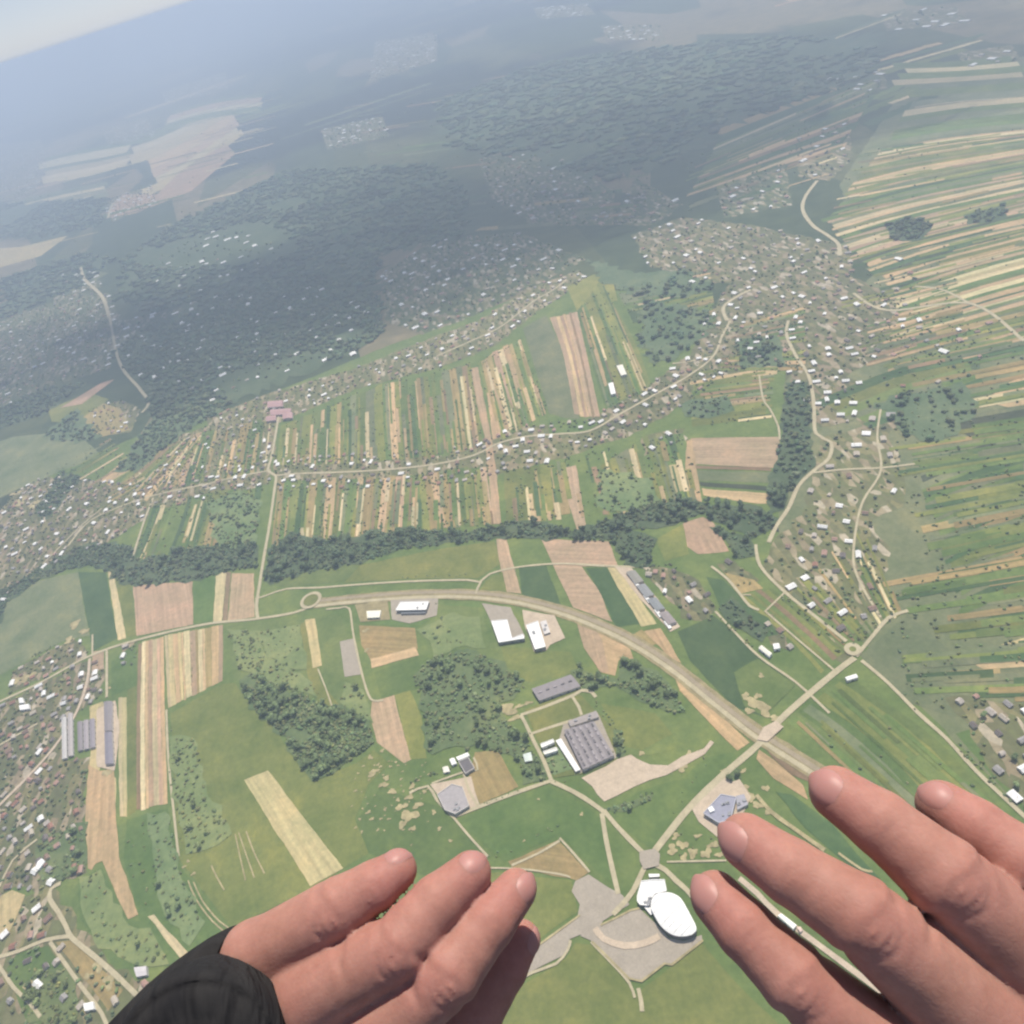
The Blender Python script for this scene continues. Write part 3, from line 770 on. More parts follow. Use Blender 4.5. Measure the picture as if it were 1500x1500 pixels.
for _ in range(60):
    px, py = random.uniform(0, 1), random.uniform(0, 1)
    blotch(520 + 110 * px, 1110 + 110 * py, random.uniform(1.0, 2.6))

# ------------------------------------------------------------------ landmarks used in the descriptions
LM = [(456, 880, 'the small roundabout'), (602, 890, 'the white hall with the shaded front'), (738, 925, 'the white L-shaped hall'), (785, 930, 'the long white hall by the highway bend'), (814, 1008, 'the long grey shed'),
      (862, 1090, 'the big grey factory'), (662, 1170, 'the grey workshop'), (684, 1120, 'the dark square roof'), (980, 1330, 'the white oval hall'), (1060, 1182, 'the blue-grey hall'), (950, 1258, 'the road fork'), (930, 1400, 'the airport car park'),
      (1125, 1075, 'the highway overpass'), (1249, 952, 'the right-hand roundabout'), (950, 875, 'the long warehouse row'), (1000, 900, 'the hamlet behind the warehouse row'), (1120, 950, 'the white barns by the lane'), (165, 1080, 'the pair of long sheds'), (50, 1140, 'the pink village street'),
      (60, 1230, 'the crowded village'), (90, 1370, 'the village crossroads'), (30, 1450, 'the corner lanes'), (20, 1320, 'the small yellow field'), (430, 1060, 'the dark oval wood'), (680, 1040, 'the wood beside the factory'), (930, 1000, 'the copse by the highway'),
      (40, 1020, 'the road leaving the village'), (110, 930, 'the sandy plot by the country road'), (270, 970, 'the striped ploughed block'), (165, 1250, 'the long curved ploughed field'), (230, 1300, 'the orchard slope'), (300, 1150, 'the scrub beside the striped block'), (360, 840, 'the river wood by the north road'),
      (250, 840, 'the river wood above the pink field'), (60, 870, 'the river bend wood'), (550, 800, 'the river wood above the highway'), (760, 780, 'the middle of the river wood'), (900, 770, 'the dark river bend'), (1050, 750, 'the right end of the river wood'), (240, 720, 'the left village street'), (60, 790, 'the left riverside village'),
      (480, 690, 'the middle village street'), (640, 680, 'the street between the strips'), (800, 640, 'the street by the ploughed strips'), (960, 580, 'the slanting village street'), (1130, 860, 'the lane to the roundabout'), (1180, 860, 'the houses above the lane'), (1450, 1100, 'the hamlet at the right edge'),
      (1200, 760, 'the winding valley road'), (340, 1260, 'the sandy furrow lines'), (430, 1210, 'the straight yellow strip'), (575, 1070, 'the narrow pink field'), (560, 950, 'the dry plot'), (590, 1200, 'the sandy workings'), (1110, 1170, 'the sandy slope'), (630, 920, 'the meadow behind the white hall'), (1060, 1000, 'the dark green field'), (790, 1200, 'the meadow below the works road'),
      (720, 1130, 'the brown garden plot'), (1000, 1240, 'the rough triangle of scrub'), (410, 600, 'the pink-roofed church yard'), (600, 530, 'the upper village street'), (340, 650, 'the gardens left of the north road'), (1090, 470, 'the village centre'), (1220, 600, 'the valley hamlet')]
def landmark(px, py):
    return min(LM, key=lambda l: (l[0] - px) ** 2 + (l[1] - py) ** 2)[2]
ORD = 'first second third fourth fifth sixth seventh eighth ninth tenth eleventh twelfth thirteenth fourteenth fifteenth sixteenth seventeenth eighteenth nineteenth twentieth'.split()
def ordinal(i):
    if i < 20: return ORD[i]
    tens = ['twenty', 'thirty', 'forty', 'fifty', 'sixty', 'seventy', 'eighty', 'ninety'][(i + 1) // 10 - 2]
    r = (i + 1) % 10
    return (tens[:-1] + 'ieth') if r == 0 else tens + '-' + ORD[r - 1]

# ------------------------------------------------------------------ larger buildings
def empty(name, loc):
    o = bpy.data.objects.new(name, None)
    o.empty_display_size = 2
    COL.objects.link(o)
    o.location = loc
    return o

FOOT = []      # footprints kept free of houses and trees
def hall(name, quad, h, roofc, wallc, label, cat='building', rise=0.0, skylights=0, edge=None, bays=0, vents=0):
    q = [P(x, y, h) for x, y in quad]
    c = sum(q, Vector((0, 0))) / len(q)
    FOOT.append([(p.x, p.y) for p in q])
    root = empty(name, (c.x, c.y, G))
    tag(root, label, cat)
    q = [p - c for p in q]
    area = sum(q[i].x * q[(i + 1) % len(q)].y - q[(i + 1) % len(q)].x * q[i].y for i in range(len(q)))
    if area < 0: q = q[::-1]
    n = len(q)
    vs = [(p.x, p.y, 0) for p in q] + [(p.x, p.y, h) for p in q]
    fs = [(i, (i + 1) % n, n + (i + 1) % n, n + i) for i in range(n)]
    mesh_obj('wall', vs, fs, M_WALL, root, wallc)
    ctr = Vector((0, 0))
    o_ = [p * 1.012 for p in q]
    if n == 4:
        # ridge along the long side
        if (q[1] - q[0]).length < (q[2] - q[1]).length:
            o_ = o_[1:] + o_[:1]
        A, B, C_, D = o_
        r0, r1 = (A + D) / 2, (B + C_) / 2
        nb = max(1, bays)
        rv, rf = [], []
        for b in range(nb):
            t0, t1 = b / nb, (b + 1) / nb
            a0, a1 = A + (D - A) * t0, A + (D - A) * t1
            b0, b1 = B + (C_ - B) * t0, B + (C_ - B) * t1
            m0, m1 = (a0 + a1) / 2, (b0 + b1) / 2
            k = len(rv)
            rv += [(a0.x, a0.y, h + .05), (b0.x, b0.y, h + .05), (m1.x, m1.y, h + .05 + rise), (m0.x, m0.y, h + .05 + rise), (a1.x, a1.y, h + .05), (b1.x, b1.y, h + .05)]
            rf += [(k, k + 1, k + 2, k + 3), (k + 3, k + 2, k + 5, k + 4), (k, k + 3, k + 4), (k + 1, k + 5, k + 2)]
        roof = mesh_obj('roof', rv, rf, M_ROOF, root, roofc)
        if skylights:
            rows = max(1, nb)
            for b in range(rows):
                for s in range(skylights):
                    u = (s + 0.7) / (skylights + 0.4); v = (b + 0.5) / rows
                    e0 = A + (D - A) * v; e1 = B + (C_ - B) * v
                    pc = e0 + (e1 - e0) * u
                    ax = (B - A).normalized(); ay = Vector((-ax.y, ax.x))
                    L, W = 3.6, 1.5
                    z0, z1 = h + rise * 0.9, h + rise + 1.5
                    cs = [pc - ax * L - ay * W, pc + ax * L - ay * W, pc + ax * L + ay * W, pc - ax * L + ay * W]
                    v_ = [(p.x, p.y, z0) for p in cs] + [(p.x, p.y, z1) for p in cs]
                    mesh_obj('skylight', v_, [(0, 1, 5, 4), (1, 2, 6, 5), (2, 3, 7, 6), (3, 0, 4, 7), (4, 5, 6, 7)], M_ROOF, roof, [tuple(x * q_ for x in roofc) for q_ in (0.4, 0.55, 1.35)][random.randrange(3)])
    else:
        tr = tessellate_polygon([[Vector((p.x, p.y, 0)) for p in o_]])
        roof = mesh_obj('roof', [(p.x, p.y, h + .05) for p in o_], [tuple(t) for t in tr], M_ROOF, root, roofc)
        if sum(p.normal.z for p in roof.data.polygons) < 0: roof.data.flip_normals()
    if edge:
        # parapet round the roof
        pv, pf = [], []
        for i in range(len(o_)):
            a, b = o_[i], o_[(i + 1) % len(o_)]
            nn = Vector(((b - a).y, -(b - a).x)).normalized() * 0.6
            k = len(pv)
            for p, zz in ((a - nn, h), (b - nn, h), (b + nn, h), (a + nn, h)):
                pv.append((p.x, p.y, zz - 0.4))
            for p in (a - nn, b - nn, b + nn, a + nn):
                pv.append((p.x, p.y, h + 1.1))
            pf += [(k, k + 1, k + 5, k + 4), (k + 1, k + 2, k + 6, k + 5), (k + 2, k + 3, k + 7, k + 6), (k + 3, k, k + 4, k + 7), (k + 4, k + 5, k + 6, k + 7)]
        mesh_obj('parapet', pv, pf, M_WALL, root, edge)
    for s in range(vents):
        u, v = random.uniform(.15, .85), random.uniform(.2, .8)
        p = (q[0] * (1 - u) + q[1] * u) * (1 - v) + (q[3 % n] * (1 - u) + q[2 % n] * u) * v
        L = random.uniform(1.5, 3)
        cs = [p + Vector((-L, -L * .7)), p + Vector((L, -L * .7)), p + Vector((L, L * .7)), p + Vector((-L, L * .7))]
        v_ = [(a.x, a.y, h) for a in cs] + [(a.x, a.y, h + rise + 2.0) for a in cs]
        mesh_obj('roof_vent', v_, [(0, 1, 5, 4), (1, 2, 6, 5), (2, 3, 7, 6), (3, 0, 4, 7), (4, 5, 6, 7)], M_ROOF, roof, (0.3, 0.3, 0.31))
    # loading doors along the longest wall facing the viewer
    best = None
    for i in range(n):
        a, b = q[i], q[(i + 1) % n]
        nn = Vector(((b - a).y, -(b - a).x)).normalized()
        s = (b - a).length * (nn.dot(-(c).normalized()) + 0.2)
        if best is None or s > best[0]: best = (s, a, b, nn)
    _, a, b, nn = best
    L = (b - a).length
    nd = max(1, int(L / 16))
    d = (b - a).normalized()
    for k in range(nd):
        pc = a + d * (L * (k + 0.5) / nd) + nn * 0.06
        W, Hh = 2.0, min(4.0, h * 0.6)
        v_ = [(pc.x - d.x * W, pc.y - d.y * W, 0), (pc.x + d.x * W, pc.y + d.y * W, 0), (pc.x + d.x * W, pc.y + d.y * W, Hh), (pc.x - d.x * W, pc.y - d.y * W, Hh)]
        mesh_obj('door', v_, [(0, 1, 2, 3)], M_WALL, root, (0.12, 0.13, 0.15))
    return root

WHITE = (0.86, 0.85, 0.82); CREAM = (0.80, 0.76, 0.66); MAUVE = (0.255, 0.225, 0.23); GREYW = (0.35, 0.33, 0.31); LWALL = (0.55, 0.52, 0.48); BLUEG = (0.27, 0.27, 0.34)
hall('long_shed', [(779, 1009), (836, 988), (850, 1005), (790, 1026)], 8, MAUVE, LWALL, 'long grey gabled shed at the top of the factory grounds', rise=2.5, skylights=5)
hall('factory', [(826, 1070), (870, 1057), (899, 1106), (854, 1127)], 10, MAUVE, LWALL, 'big grey factory hall with rows of small skylights', 'factory', rise=1.2, bays=5, skylights=7)
hall('factory_annex', [(832, 1056), (873, 1041), (877, 1050), (836, 1064)], 7, (0.33, 0.29, 0.27), LWALL, 'low brownish annex along the upper edge of the big factory', rise=0.8, vents=3)
hall('factory_wing', [(814, 1085), (822, 1082), (850, 1127), (843, 1130)], 7, WHITE, LWALL, 'narrow white strip building along the left side of the big factory', rise=0.5)
hall('office_block', [(792, 1090), (810, 1083), (812, 1087), (794, 1095)], 9, WHITE, WHITE, 'upper of two narrow white office blocks left of the factory', edge=WHITE)
hall('office_block', [(796, 1101), (815, 1095), (817, 1099), (798, 1105)], 9, CREAM, WHITE, 'lower of two narrow white office blocks left of the factory', edge=WHITE)
hall('gatehouse', [(766, 1105), (778, 1102), (780, 1114), (769, 1116)], 6, (0.62, 0.68, 0.62), LWALL, 'small pale green roofed block among trees by the works road', rise=1)
hall('workshop', [(641, 1164), (662, 1149), (677, 1153), (687, 1180), (667, 1192), (652, 1186)], 8, (0.36, 0.33, 0.33), LWALL, 'grey many-sided workshop roof below the small works yard', edge=LWALL, vents=4)
hall('workshop', [(672, 1116), (686, 1110), (695, 1125), (682, 1133)], 7, (0.13, 0.115, 0.12), LWALL, 'dark square-roofed workshop in the small works yard', edge=LWALL)
hall('storehouse', [(668, 1109), (685, 1102), (688, 1107), (671, 1114)], 6, WHITE, WHITE, 'white-roofed storehouse touching the dark square roof', rise=0.8)
hall('storehouse', [(658, 1112), (665, 1110), (669, 1118), (662, 1121)], 6, WHITE, WHITE, 'tiny square white storehouse left of the dark square roof', rise=0.8)
hall('storehouse', [(648, 1124), (656, 1122), (659, 1130), (650, 1132)], 5, CREAM, WHITE, 'tiny cream shed at the left of the small works yard', rise=0.8)
hall('trade_hall', [(587, 882), (628, 881), (624, 893), (580, 894)], 10, WHITE, GREYW, 'wide white trade hall with a shaded grey front beside the highway', edge=WHITE, vents=2)
hall('shaded_side_strip', [(589, 895), (624, 894), (623, 898), (587, 899)], 6, (0.16, 0.17, 0.19), GREYW, 'thin dark strip standing for the shaded front wall of the wide white trade hall')  # added low block; its dark colour paints the shade on the hall's side wall
hall('small_hall', [(537, 895), (558, 894), (556, 904), (538, 905)], 7, (0.86, 0.83, 0.68), CREAM, 'small cream-white hall between the roundabout and the wide white hall', rise=1)
hall('trade_hall', [(720, 910), (743, 908), (750, 935), (766, 929), (768, 935), (731, 941)], 9, WHITE, GREYW, 'white L-shaped trade hall beside a grey car yard', edge=WHITE)
hall('trade_hall', [(771, 916), (788, 910), (799, 947), (784, 951)], 10, WHITE, GREYW, 'long narrow white hall, right of the L-shaped one', edge=WHITE, vents=2)
hall('showroom', [(791, 911), (800, 908), (806, 926), (797, 929)], 6, (0.62, 0.58, 0.55), LWALL, 'low pale showroom attached to the right of the long white hall', vents=3)
hall('blue_hall', [(1031, 1191), (1056, 1164), (1078, 1168), (1070, 1200), (1053, 1205)], 9, BLUEG, LWALL, 'blue-grey roofed hall beside the road, partly under a fingertip', edge=(0.5, 0.5, 0.55), vents=7)
hall('blue_hall', [(1078, 1166), (1090, 1163), (1096, 1178), (1080, 1186)], 7, (0.33, 0.32, 0.36), LWALL, 'low grey extension behind the blue-grey hall', vents=3)
hall('roof_house', [(1037, 1184), (1043, 1180), (1047, 1187), (1040, 1190)], 12, WHITE, WHITE, 'small bright white box on the corner of the blue-grey hall')
hall('depot', [(1139, 1341), (1145, 1338), (1167, 1355), (1162, 1361)], 8, (0.9, 0.88, 0.80), CREAM, 'bright cream depot seen in the gap between two fingers', rise=1)
hall('depot', [(1168, 1359), (1172, 1357), (1176, 1362), (1172, 1366)], 6, (0.75, 0.55, 0.45), CREAM, 'tiny pinkish shed just past the cream depot between the fingers', rise=1)
ws = [(917, 838), (932, 858), (948, 878), (965, 898)]
for i, (x, y) in enumerate(ws):
    hall('warehouse', [(x, y), (x + 13, y - 3), (x + 26, y + 13), (x + 14, y + 17)], 7, tuple(v * random.uniform(.85, 1.2) for v in MAUVE), LWALL, ['topmost grey warehouse of the slanting row right of the highway', 'second grey warehouse from the top of the slanting row', 'third grey warehouse from the top of the slanting row', 'lowest grey warehouse of the slanting row'][i], rise=1.5)
for i, (x, y) in enumerate([(926, 850), (942, 872), (958, 893), (972, 910)]):
    hall('loading_shed', [(x, y), (x + 5, y - 2), (x + 12, y + 9), (x + 8, y + 11)], 5, WHITE, WHITE, ['topmost', 'second', 'third', 'lowest'][i] + ' white loading shed along the left of the slanting warehouse row', rise=.5)
hall('long_shed', [(152, 1028), (164, 1027), (164, 1070), (153, 1071)], 8, MAUVE, LWALL, 'upper of two long grey sheds between pale fields at the left', rise=1.5)
hall('long_shed', [(153, 1073), (164, 1072), (166, 1118), (154, 1119)], 8, (0.235, 0.215, 0.25), LWALL, 'lower of two long grey sheds between pale fields at the left', rise=1.5)
for i, (x, y0, y1, cc) in enumerate([(90, 1052, 1112, (0.5, 0.48, 0.46)), (99, 1046, 1108, (0.42, 0.38, 0.36)), (113, 1058, 1100, (0.25, 0.22, 0.23)), (122, 1056, 1098, (0.35, 0.31, 0.32)), (131, 1054, 1096, (0.27, 0.24, 0.26))]):
    hall('row_shed', [(x, y0), (x + 7, y0 - 2), (x + 8, y1 - 2), (x + 1, y1)], 6, cc, LWALL, ['leftmost pale', 'second pale', 'middle dark', 'fourth mauve', 'rightmost grey'][i] + ' shed of the five long parallel ones beside the village street', rise=1.2)
hall('barn', [(1111, 949), (1116, 945), (1131, 957), (1127, 962)], 7, CREAM, WHITE, 'long cream barn beside the lane, left of a small white one', rise=1.5)
hall('barn', [(1132, 943), (1141, 942), (1143, 949), (1134, 951)], 8, WHITE, WHITE, 'square bright white barn beside the lane', rise=1.5)
hall('hall_by_roundabout', [(1238, 992), (1254, 987), (1257, 992), (1241, 997)], 7, WHITE, CREAM, 'bright white hall just below the right-hand roundabout', rise=1)
hall('barn', [(27, 1023), (33, 1022), (35, 1029), (28, 1030)], 7, WHITE, WHITE, 'upper of two bright white barns at the left village edge', rise=1)
hall('barn', [(28, 1033), (42, 1031), (43, 1038), (29, 1040)], 7, WHITE, WHITE, 'lower, wider of two bright white barns at the left village edge', rise=1)
hall('barn', [(55, 1262), (61, 1257), (66, 1262), (56, 1274), (51, 1272)], 7, WHITE, WHITE, 'bright white bent-plan barn in the lower left village')
hall('barn', [(122, 1470), (136, 1467), (138, 1478), (124, 1481)], 7, WHITE, WHITE, 'white-roofed barn beside the lowest lane near the black cuff', rise=1)
hall('barn', [(196, 1417), (214, 1415), (215, 1428), (200, 1431)], 7, (0.6, 0.56, 0.56), LWALL, 'pale roofed barn half hidden by the black cuff', rise=1)
for i, (x, y, a, b) in enumerate([(392, 588, 22, 9), (396, 600, 30, 8), (390, 610, 14, 7), (414, 606, 14, 8)]):
    hall('church_yard_building', [(x, y), (x + a, y - 2), (x + a, y + b - 2), (x, y + b)], 9, (0.44, 0.27, 0.26), (0.6, 0.5, 0.45), ['topmost', 'widest, middle', 'lower left', 'lower right'][i] + ' pink-roofed building at the upper end of the north road', rise=3)
hall('school', [(891, 562), (898, 560), (902, 576), (895, 578)], 9, WHITE, CREAM, 'white long building above the slanting village street', rise=1)
hall('school', [(903, 536), (912, 534), (918, 548), (910, 550)], 8, CREAM, CREAM, 'cream block alone in a green field above the slanting street', rise=1)

# the white oval hall by the airport
def oval_hall():
    out = [(955, 1318), (960, 1310), (978, 1307), (988, 1310), (998, 1316), (1010, 1338), (1021, 1359), (1018, 1367), (1008, 1371), (994, 1372), (981, 1368), (967, 1356), (958, 1340), (953, 1329)]
    h = 13
    q = [P(x, y, h) for x, y in out]
    FOOT.append([(p.x, p.y) for p in q])
    c = sum(q, Vector((0, 0))) / len(q)
    q = [p - c for p in q]
    if sum(q[i].x * q[(i + 1) % len(q)].y - q[(i + 1) % len(q)].x * q[i].y for i in range(len(q))) < 0: q = q[::-1]
    qs = q
    for _ in range(2):     # round the corners
        qs = [p for i in range(len(qs)) for p in (qs[i] * 0.75 + qs[(i + 1) % len(qs)] * 0.25, qs[i] * 0.25 + qs[(i + 1) % len(qs)] * 0.75)]
    n = len(qs)
    root = empty('oval_hall', (c.x, c.y, G)); tag(root, 'large bright white hall with a rounded oval end beside the grey car park', 'hall')
    vs = [(p.x, p.y, 0) for p in qs] + [(p.x, p.y, h) for p in qs]
    mesh_obj('wall', vs, [(i, (i + 1) % n, n + (i + 1) % n, n + i) for i in range(n)], M_WALL, root, (0.16, 0.13, 0.13))
    rv, rf = [], []
    rings = [(1.012, 0), (1.012, 1.2), (0.97, 1.6), (0.85, 2.6), (0.6, 3.6), (0.3, 4.2)]
    for s, zz in rings:
        rv += [(p.x * s, p.y * s, h + zz) for p in qs]
    for k in range(len(rings) - 1):
        for i in range(n):
            j = (i + 1) % n
            rf.append((k * n + i, k * n + j, (k + 1) * n + j, (k + 1) * n + i))
    rf.append(tuple((len(rings) - 1) * n + i for i in range(n)))
    r = mesh_obj('roof', rv, rf, M_ROOF, root, (0.86, 0.85, 0.82))
    ax = (P(1008, 1366) - P(962, 1316)).normalized()
    for k in range(9):
        t = -0.8 + 1.6 * k / 8
        cc = ax * (t * 48)
        pts = []
        for side in (-1, 1):
            d = Vector((-ax.y, ax.x)) * side
            lo_, hi_ = 0.0, 60.0
            for _ in range(18):
                m_ = (lo_ + hi_) / 2
                pt = cc + d * m_
                if inside((pt.x, pt.y), [(p.x, p.y) for p in qs]): lo_ = m_
                else: hi_ = m_
            pts.append(cc + d * lo_ * .93)
        if (pts[0] - pts[1]).length < 6: continue
        e = ax * .2
        zz = h + 4.7 - 1.9 * abs(t)
        v_ = []
        m_ = pts[0] * .5 + pts[1] * .5
        for p_, z_ in ((pts[0], h + 1.9), (pts[0] * .65 + m_ * .35, zz - .5), (m_, zz), (pts[1] * .65 + m_ * .35, zz - .5), (pts[1], h + 1.9)):
            v_ += [(p_.x - e.x, p_.y - e.y, z_), (p_.x + e.x, p_.y + e.y, z_), (p_.x + e.x, p_.y + e.y, z_ + .5), (p_.x - e.x, p_.y - e.y, z_ + .5)]
        mesh_obj('roof_seam', v_, [f_ for k_ in range(0, 16, 4) for f_ in ((k_ + 3, k_ + 2, k_ + 6, k_ + 7), (k_, k_ + 3, k_ + 7, k_ + 4), (k_ + 2, k_ + 1, k_ + 5, k_ + 6))], M_ROOF, r, (0.72, 0.72, 0.70))
    # entrance canopy
    a = [P(x, y, 6) - c for x, y in [(943, 1328), (950, 1326), (960, 1337), (953, 1340)]]
    v_ = [(p.x, p.y, 5) for p in a] + [(p.x, p.y, 6) for p in a]
    mesh_obj('canopy', v_, [(0, 1, 5, 4), (1, 2, 6, 5), (2, 3, 7, 6), (3, 0, 4, 7), (4, 5, 6, 7), (3, 2, 1, 0)], M_WALL, root, WHITE)
oval_hall()
hall('front_block', [(934, 1320), (934, 1312), (940, 1291), (957, 1289), (973, 1289), (976, 1305), (959, 1309), (953, 1317), (951, 1326), (938, 1325)], 9, (0.80, 0.79, 0.76), (0.2, 0.17, 0.16), 'lower white block joined to the upper left of the white oval hall', edge=WHITE, vents=5)
hall('pavilion', [(950, 1280), (966, 1280), (966, 1284), (951, 1285)], 5, WHITE, LWALL, 'small white pavilion above the white oval hall')

# ------------------------------------------------------------------ villages
HAMLETS = [([(180, 470), (330, 430), (500, 420), (560, 470), (520, 520), (380, 545), (250, 570), (190, 540)], 'dark', 62, .5), ([(220, 380), (330, 330), (420, 360), (330, 420), (230, 450)], 'dark', 95, .4), ([(150, 190), (215, 172), (228, 200), (160, 215)], 'dry', 75, .3), ([(150, 295), (225, 270), (230, 300), (165, 325)], 'brown', 60, .3),
    ([(1200, 120), (1290, 100), (1300, 128), (1210, 150)], 'brown', 80, .3), ([(780, 12), (860, 5), (872, 22), (790, 28)], 'brown', 140, .5), ([(235, 135), (330, 105), (335, 130), (245, 152)], 'dry', 100, .3),
    ([(1290, 20), (1400, 10), (1420, 35), (1300, 45)], 'brown', 120, .4), ([(470, 190), (560, 170), (570, 200), (480, 220)], 'dark', 85, .25), ([(1050, 270), (1150, 240), (1160, 300), (1060, 320)], 'dark', 50, .25),
    ([(60, 405), (130, 385), (150, 420), (80, 440)], 'dark', 50, .25), ([(1000, 380), (1060, 370), (1070, 410), (1010, 420)], 'brown', 36, .2), ([(940, 640), (1000, 628), (1005, 650), (945, 668)], 'dry', 24, .2)]
ZONES = HAMLETS + [  # polygon, ground colour, spacing, bright share, axis angle
    ([(-40, 1050), (0, 1032), (60, 1002), (132, 965), (150, 975), (150, 1018), (112, 1045), (88, 1060), (90, 1115), (130, 1110), (124, 1200), (128, 1275), (90, 1290), (70, 1310), (20, 1300), (-40, 1340)], 'brown', 17, .07),
    ([(-40, 1400), (40, 1310), (75, 1300), (110, 1345), (170, 1420), (215, 1440), (230, 1520), (-40, 1540)], 'dry', 20, .07),
    ([(-40, 880), (-40, 800), (20, 725), (60, 700), (110, 700), (160, 705), (215, 720), (215, 760), (150, 800), (100, 815), (60, 845), (0, 885)], 'brown', 22, .12),
    ([(175, 715), (260, 690), (395, 668), (395, 710), (300, 732), (230, 745), (190, 740)], 'dry', 21, .10),
    ([(225, 700), (260, 640), (400, 590), (405, 670), (300, 690)], 'dry', 27, .10),
    ([(402, 672), (640, 660), (700, 645), (760, 625), (860, 615), (900, 640), (860, 660), (760, 690), (640, 712), (404, 722)], 'dry', 21, .13),
    ([(860, 615), (950, 565), (1000, 528), (1040, 500), (1090, 540), (1050, 560), (990, 600), (920, 640), (880, 650)], 'brown', 21, .12),
    ([(300, 612), (400, 575), (520, 540), (620, 500), (700, 470), (780, 420), (850, 395), (860, 410), (790, 455), (720, 510), (640, 540), (520, 570), (420, 615), (320, 640)], 'dry', 28, .15),
    ([(1000, 540), (1040, 460), (1080, 400), (1180, 380), (1260, 410), (1370, 470), (1360, 500), (1260, 540), (1200, 570), (1140, 530), (1080, 520), (1050, 540)], 'brown', 30, .15),
    ([(925, 345), (1000, 318), (1100, 330), (1240, 360), (1250, 400), (1150, 400), (1080, 420), (950, 390)], 'brown', 38, .14),
    ([(1150, 540), (1190, 540), (1260, 560), (1250, 620), (1200, 625)], 'brown', 26, .3),
    ([(1200, 640), (1290, 620), (1330, 690), (1320, 740), (1280, 760), (1180, 740)], 'dry', 34, .06),
    ([(1130, 800), (1180, 745), (1260, 740), (1300, 800), (1290, 880), (1250, 935), (1200, 900), (1150, 862), (1115, 828)], 'dry', 25, .13),
    ([(940, 832), (985, 835), (1025, 850), (1050, 890), (1040, 910), (1000, 905), (985, 880)], 'brown', 18, .12),
    ([(1050, 825), (1075, 822), (1110, 850), (1085, 862), (1065, 845)], 'brown', 20, .1),
    ([(1130, 900), (1150, 925), (1160, 955), (1130, 945), (1118, 910)], 'brown', 18, .1),
    ([(1140, 872), (1245, 960), (1235, 975), (1130, 880)], 'dry', 34, .1),
    ([(1385, 1025), (1440, 1020), (1560, 1050), (1560, 1200), (1500, 1185), (1440, 1120), (1420, 1060)], 'dry', 20, .14),
    ([(20, 985), (60, 960), (110, 935), (128, 945), (128, 962), (60, 995), (10, 1018)], 'brown', 20, .06),
    ([(176, 945), (200, 940), (200, 975), (178, 975)], 'brown', 22, .05),
    ([(560, 400), (640, 350), (760, 340), (860, 380), (790, 415), (700, 460), (620, 490), (565, 470)], 'dark', 45, .2),
    ([(250, 500), (330, 480), (450, 490), (450, 540), (380, 560), (310, 590), (260, 560)], 'dark', 48, .3),
    ([(-40, 500), (0, 470), (110, 430), (160, 430), (190, 500), (160, 540), (60, 570), (-40, 620)], 'dark', 42, .12),
    ([(130, 600), (180, 585), (205, 600), (190, 635), (140, 640)], 'dry', 30, .15),
    ([(-40, 215), (60, 205), (70, 240), (50, 290), (-40, 300)], 'brown', 70, .2),
    ([(1160, 190), (1240, 180), (1250, 230), (1215, 265), (1170, 260)], 'brown', 55, .15),
    ([(930, 260), (1000, 300), (960, 330), (900, 330)], 'dark', 55, .15),
    ([(700, 230), (800, 220), (900, 280), (900, 330), (780, 330), (720, 290)], 'dark', 75, .1),
    ([(550, 60), (640, 50), (640, 90), (540, 120)], 'brown', 130, .3),
    ([(880, 38), (965, 35), (975, 60), (890, 58)], 'brown', 110, .4),
    ([(1400, 78), (1480, 66), (1500, 90), (1420, 100)], 'brown', 90, .3),
    ([(1290, 380), (1330, 370), (1350, 420), (1300, 430)], 'dry', 45, .2),
    ([(1350, 500), (1450, 470), (1430, 545), (1380, 580)], 'dgreen', 34, .12),
    ([(1255, 560), (1320, 545), (1350, 600), (1300, 640), (1260, 630)], 'brown', 45, .05),
]
for poly, k, sp, br in ZONES:
    sheet('village_ground', PP(poly), M_VILLAGE, tone(k), 0.08, jitter=8)

def near_road(p, R=170):
    best = None
    for L, wd in ROADS:
        for i in range(0, len(L) - 1):
            a = L[i]
            dx = a.x - p.x; dy = a.y - p.y
            d = dx * dx + dy * dy
            if best is None or d < best[0]:
                best = (d, i, L, wd)
    if best is None: return None
    d = math.sqrt(best[0]); L = best[2]; i = best[1]
    t = (L[min(i + 1, len(L) - 1)] - L[max(i - 1, 0)])
    return d, math.atan2(t.y, t.x), best[3]
# fast nearest-road lookup
RP = np.array([(L[i].x, L[i].y) for L, wd in ROADS for i in range(len(L))])
RT = []
for L, wd in ROADS:
    for i in range(len(L)):
        t = L[min(i + 1, len(L) - 1)] - L[max(i - 1, 0)]
        RT.append((math.atan2(t.y, t.x), wd))
def near_road(p):
    d = (RP[:, 0] - p[0]) ** 2 + (RP[:, 1] - p[1]) ** 2
    i = int(d.argmin())
    return math.sqrt(d[i]), RT[i][0], RT[i][1]

ROOFC = [((0.24, 0.155, 0.115), 'brown'), ((0.30, 0.15, 0.105), 'rust red'), ((0.32, 0.30, 0.285), 'grey'), ((0.15, 0.125, 0.115), 'dark'), ((0.46, 0.40, 0.32), 'beige'), ((0.38, 0.23, 0.18), 'pinkish'), ((0.44, 0.39, 0.34), 'pale')]
OCC = {}
def free(x, y, r):
    k = (int(x // 40), int(y // 40))
    for i in (-1, 0, 1):
        for j in (-1, 0, 1):
            for (a, b, c) in OCC.get((k[0] + i, k[1] + j), ()):
                if (a - x) ** 2 + (b - y) ** 2 < (r + c) ** 2: return False
    return True
def occupy(x, y, r):
    OCC.setdefault((int(x // 40), int(y // 40)), []).append((x, y, r))

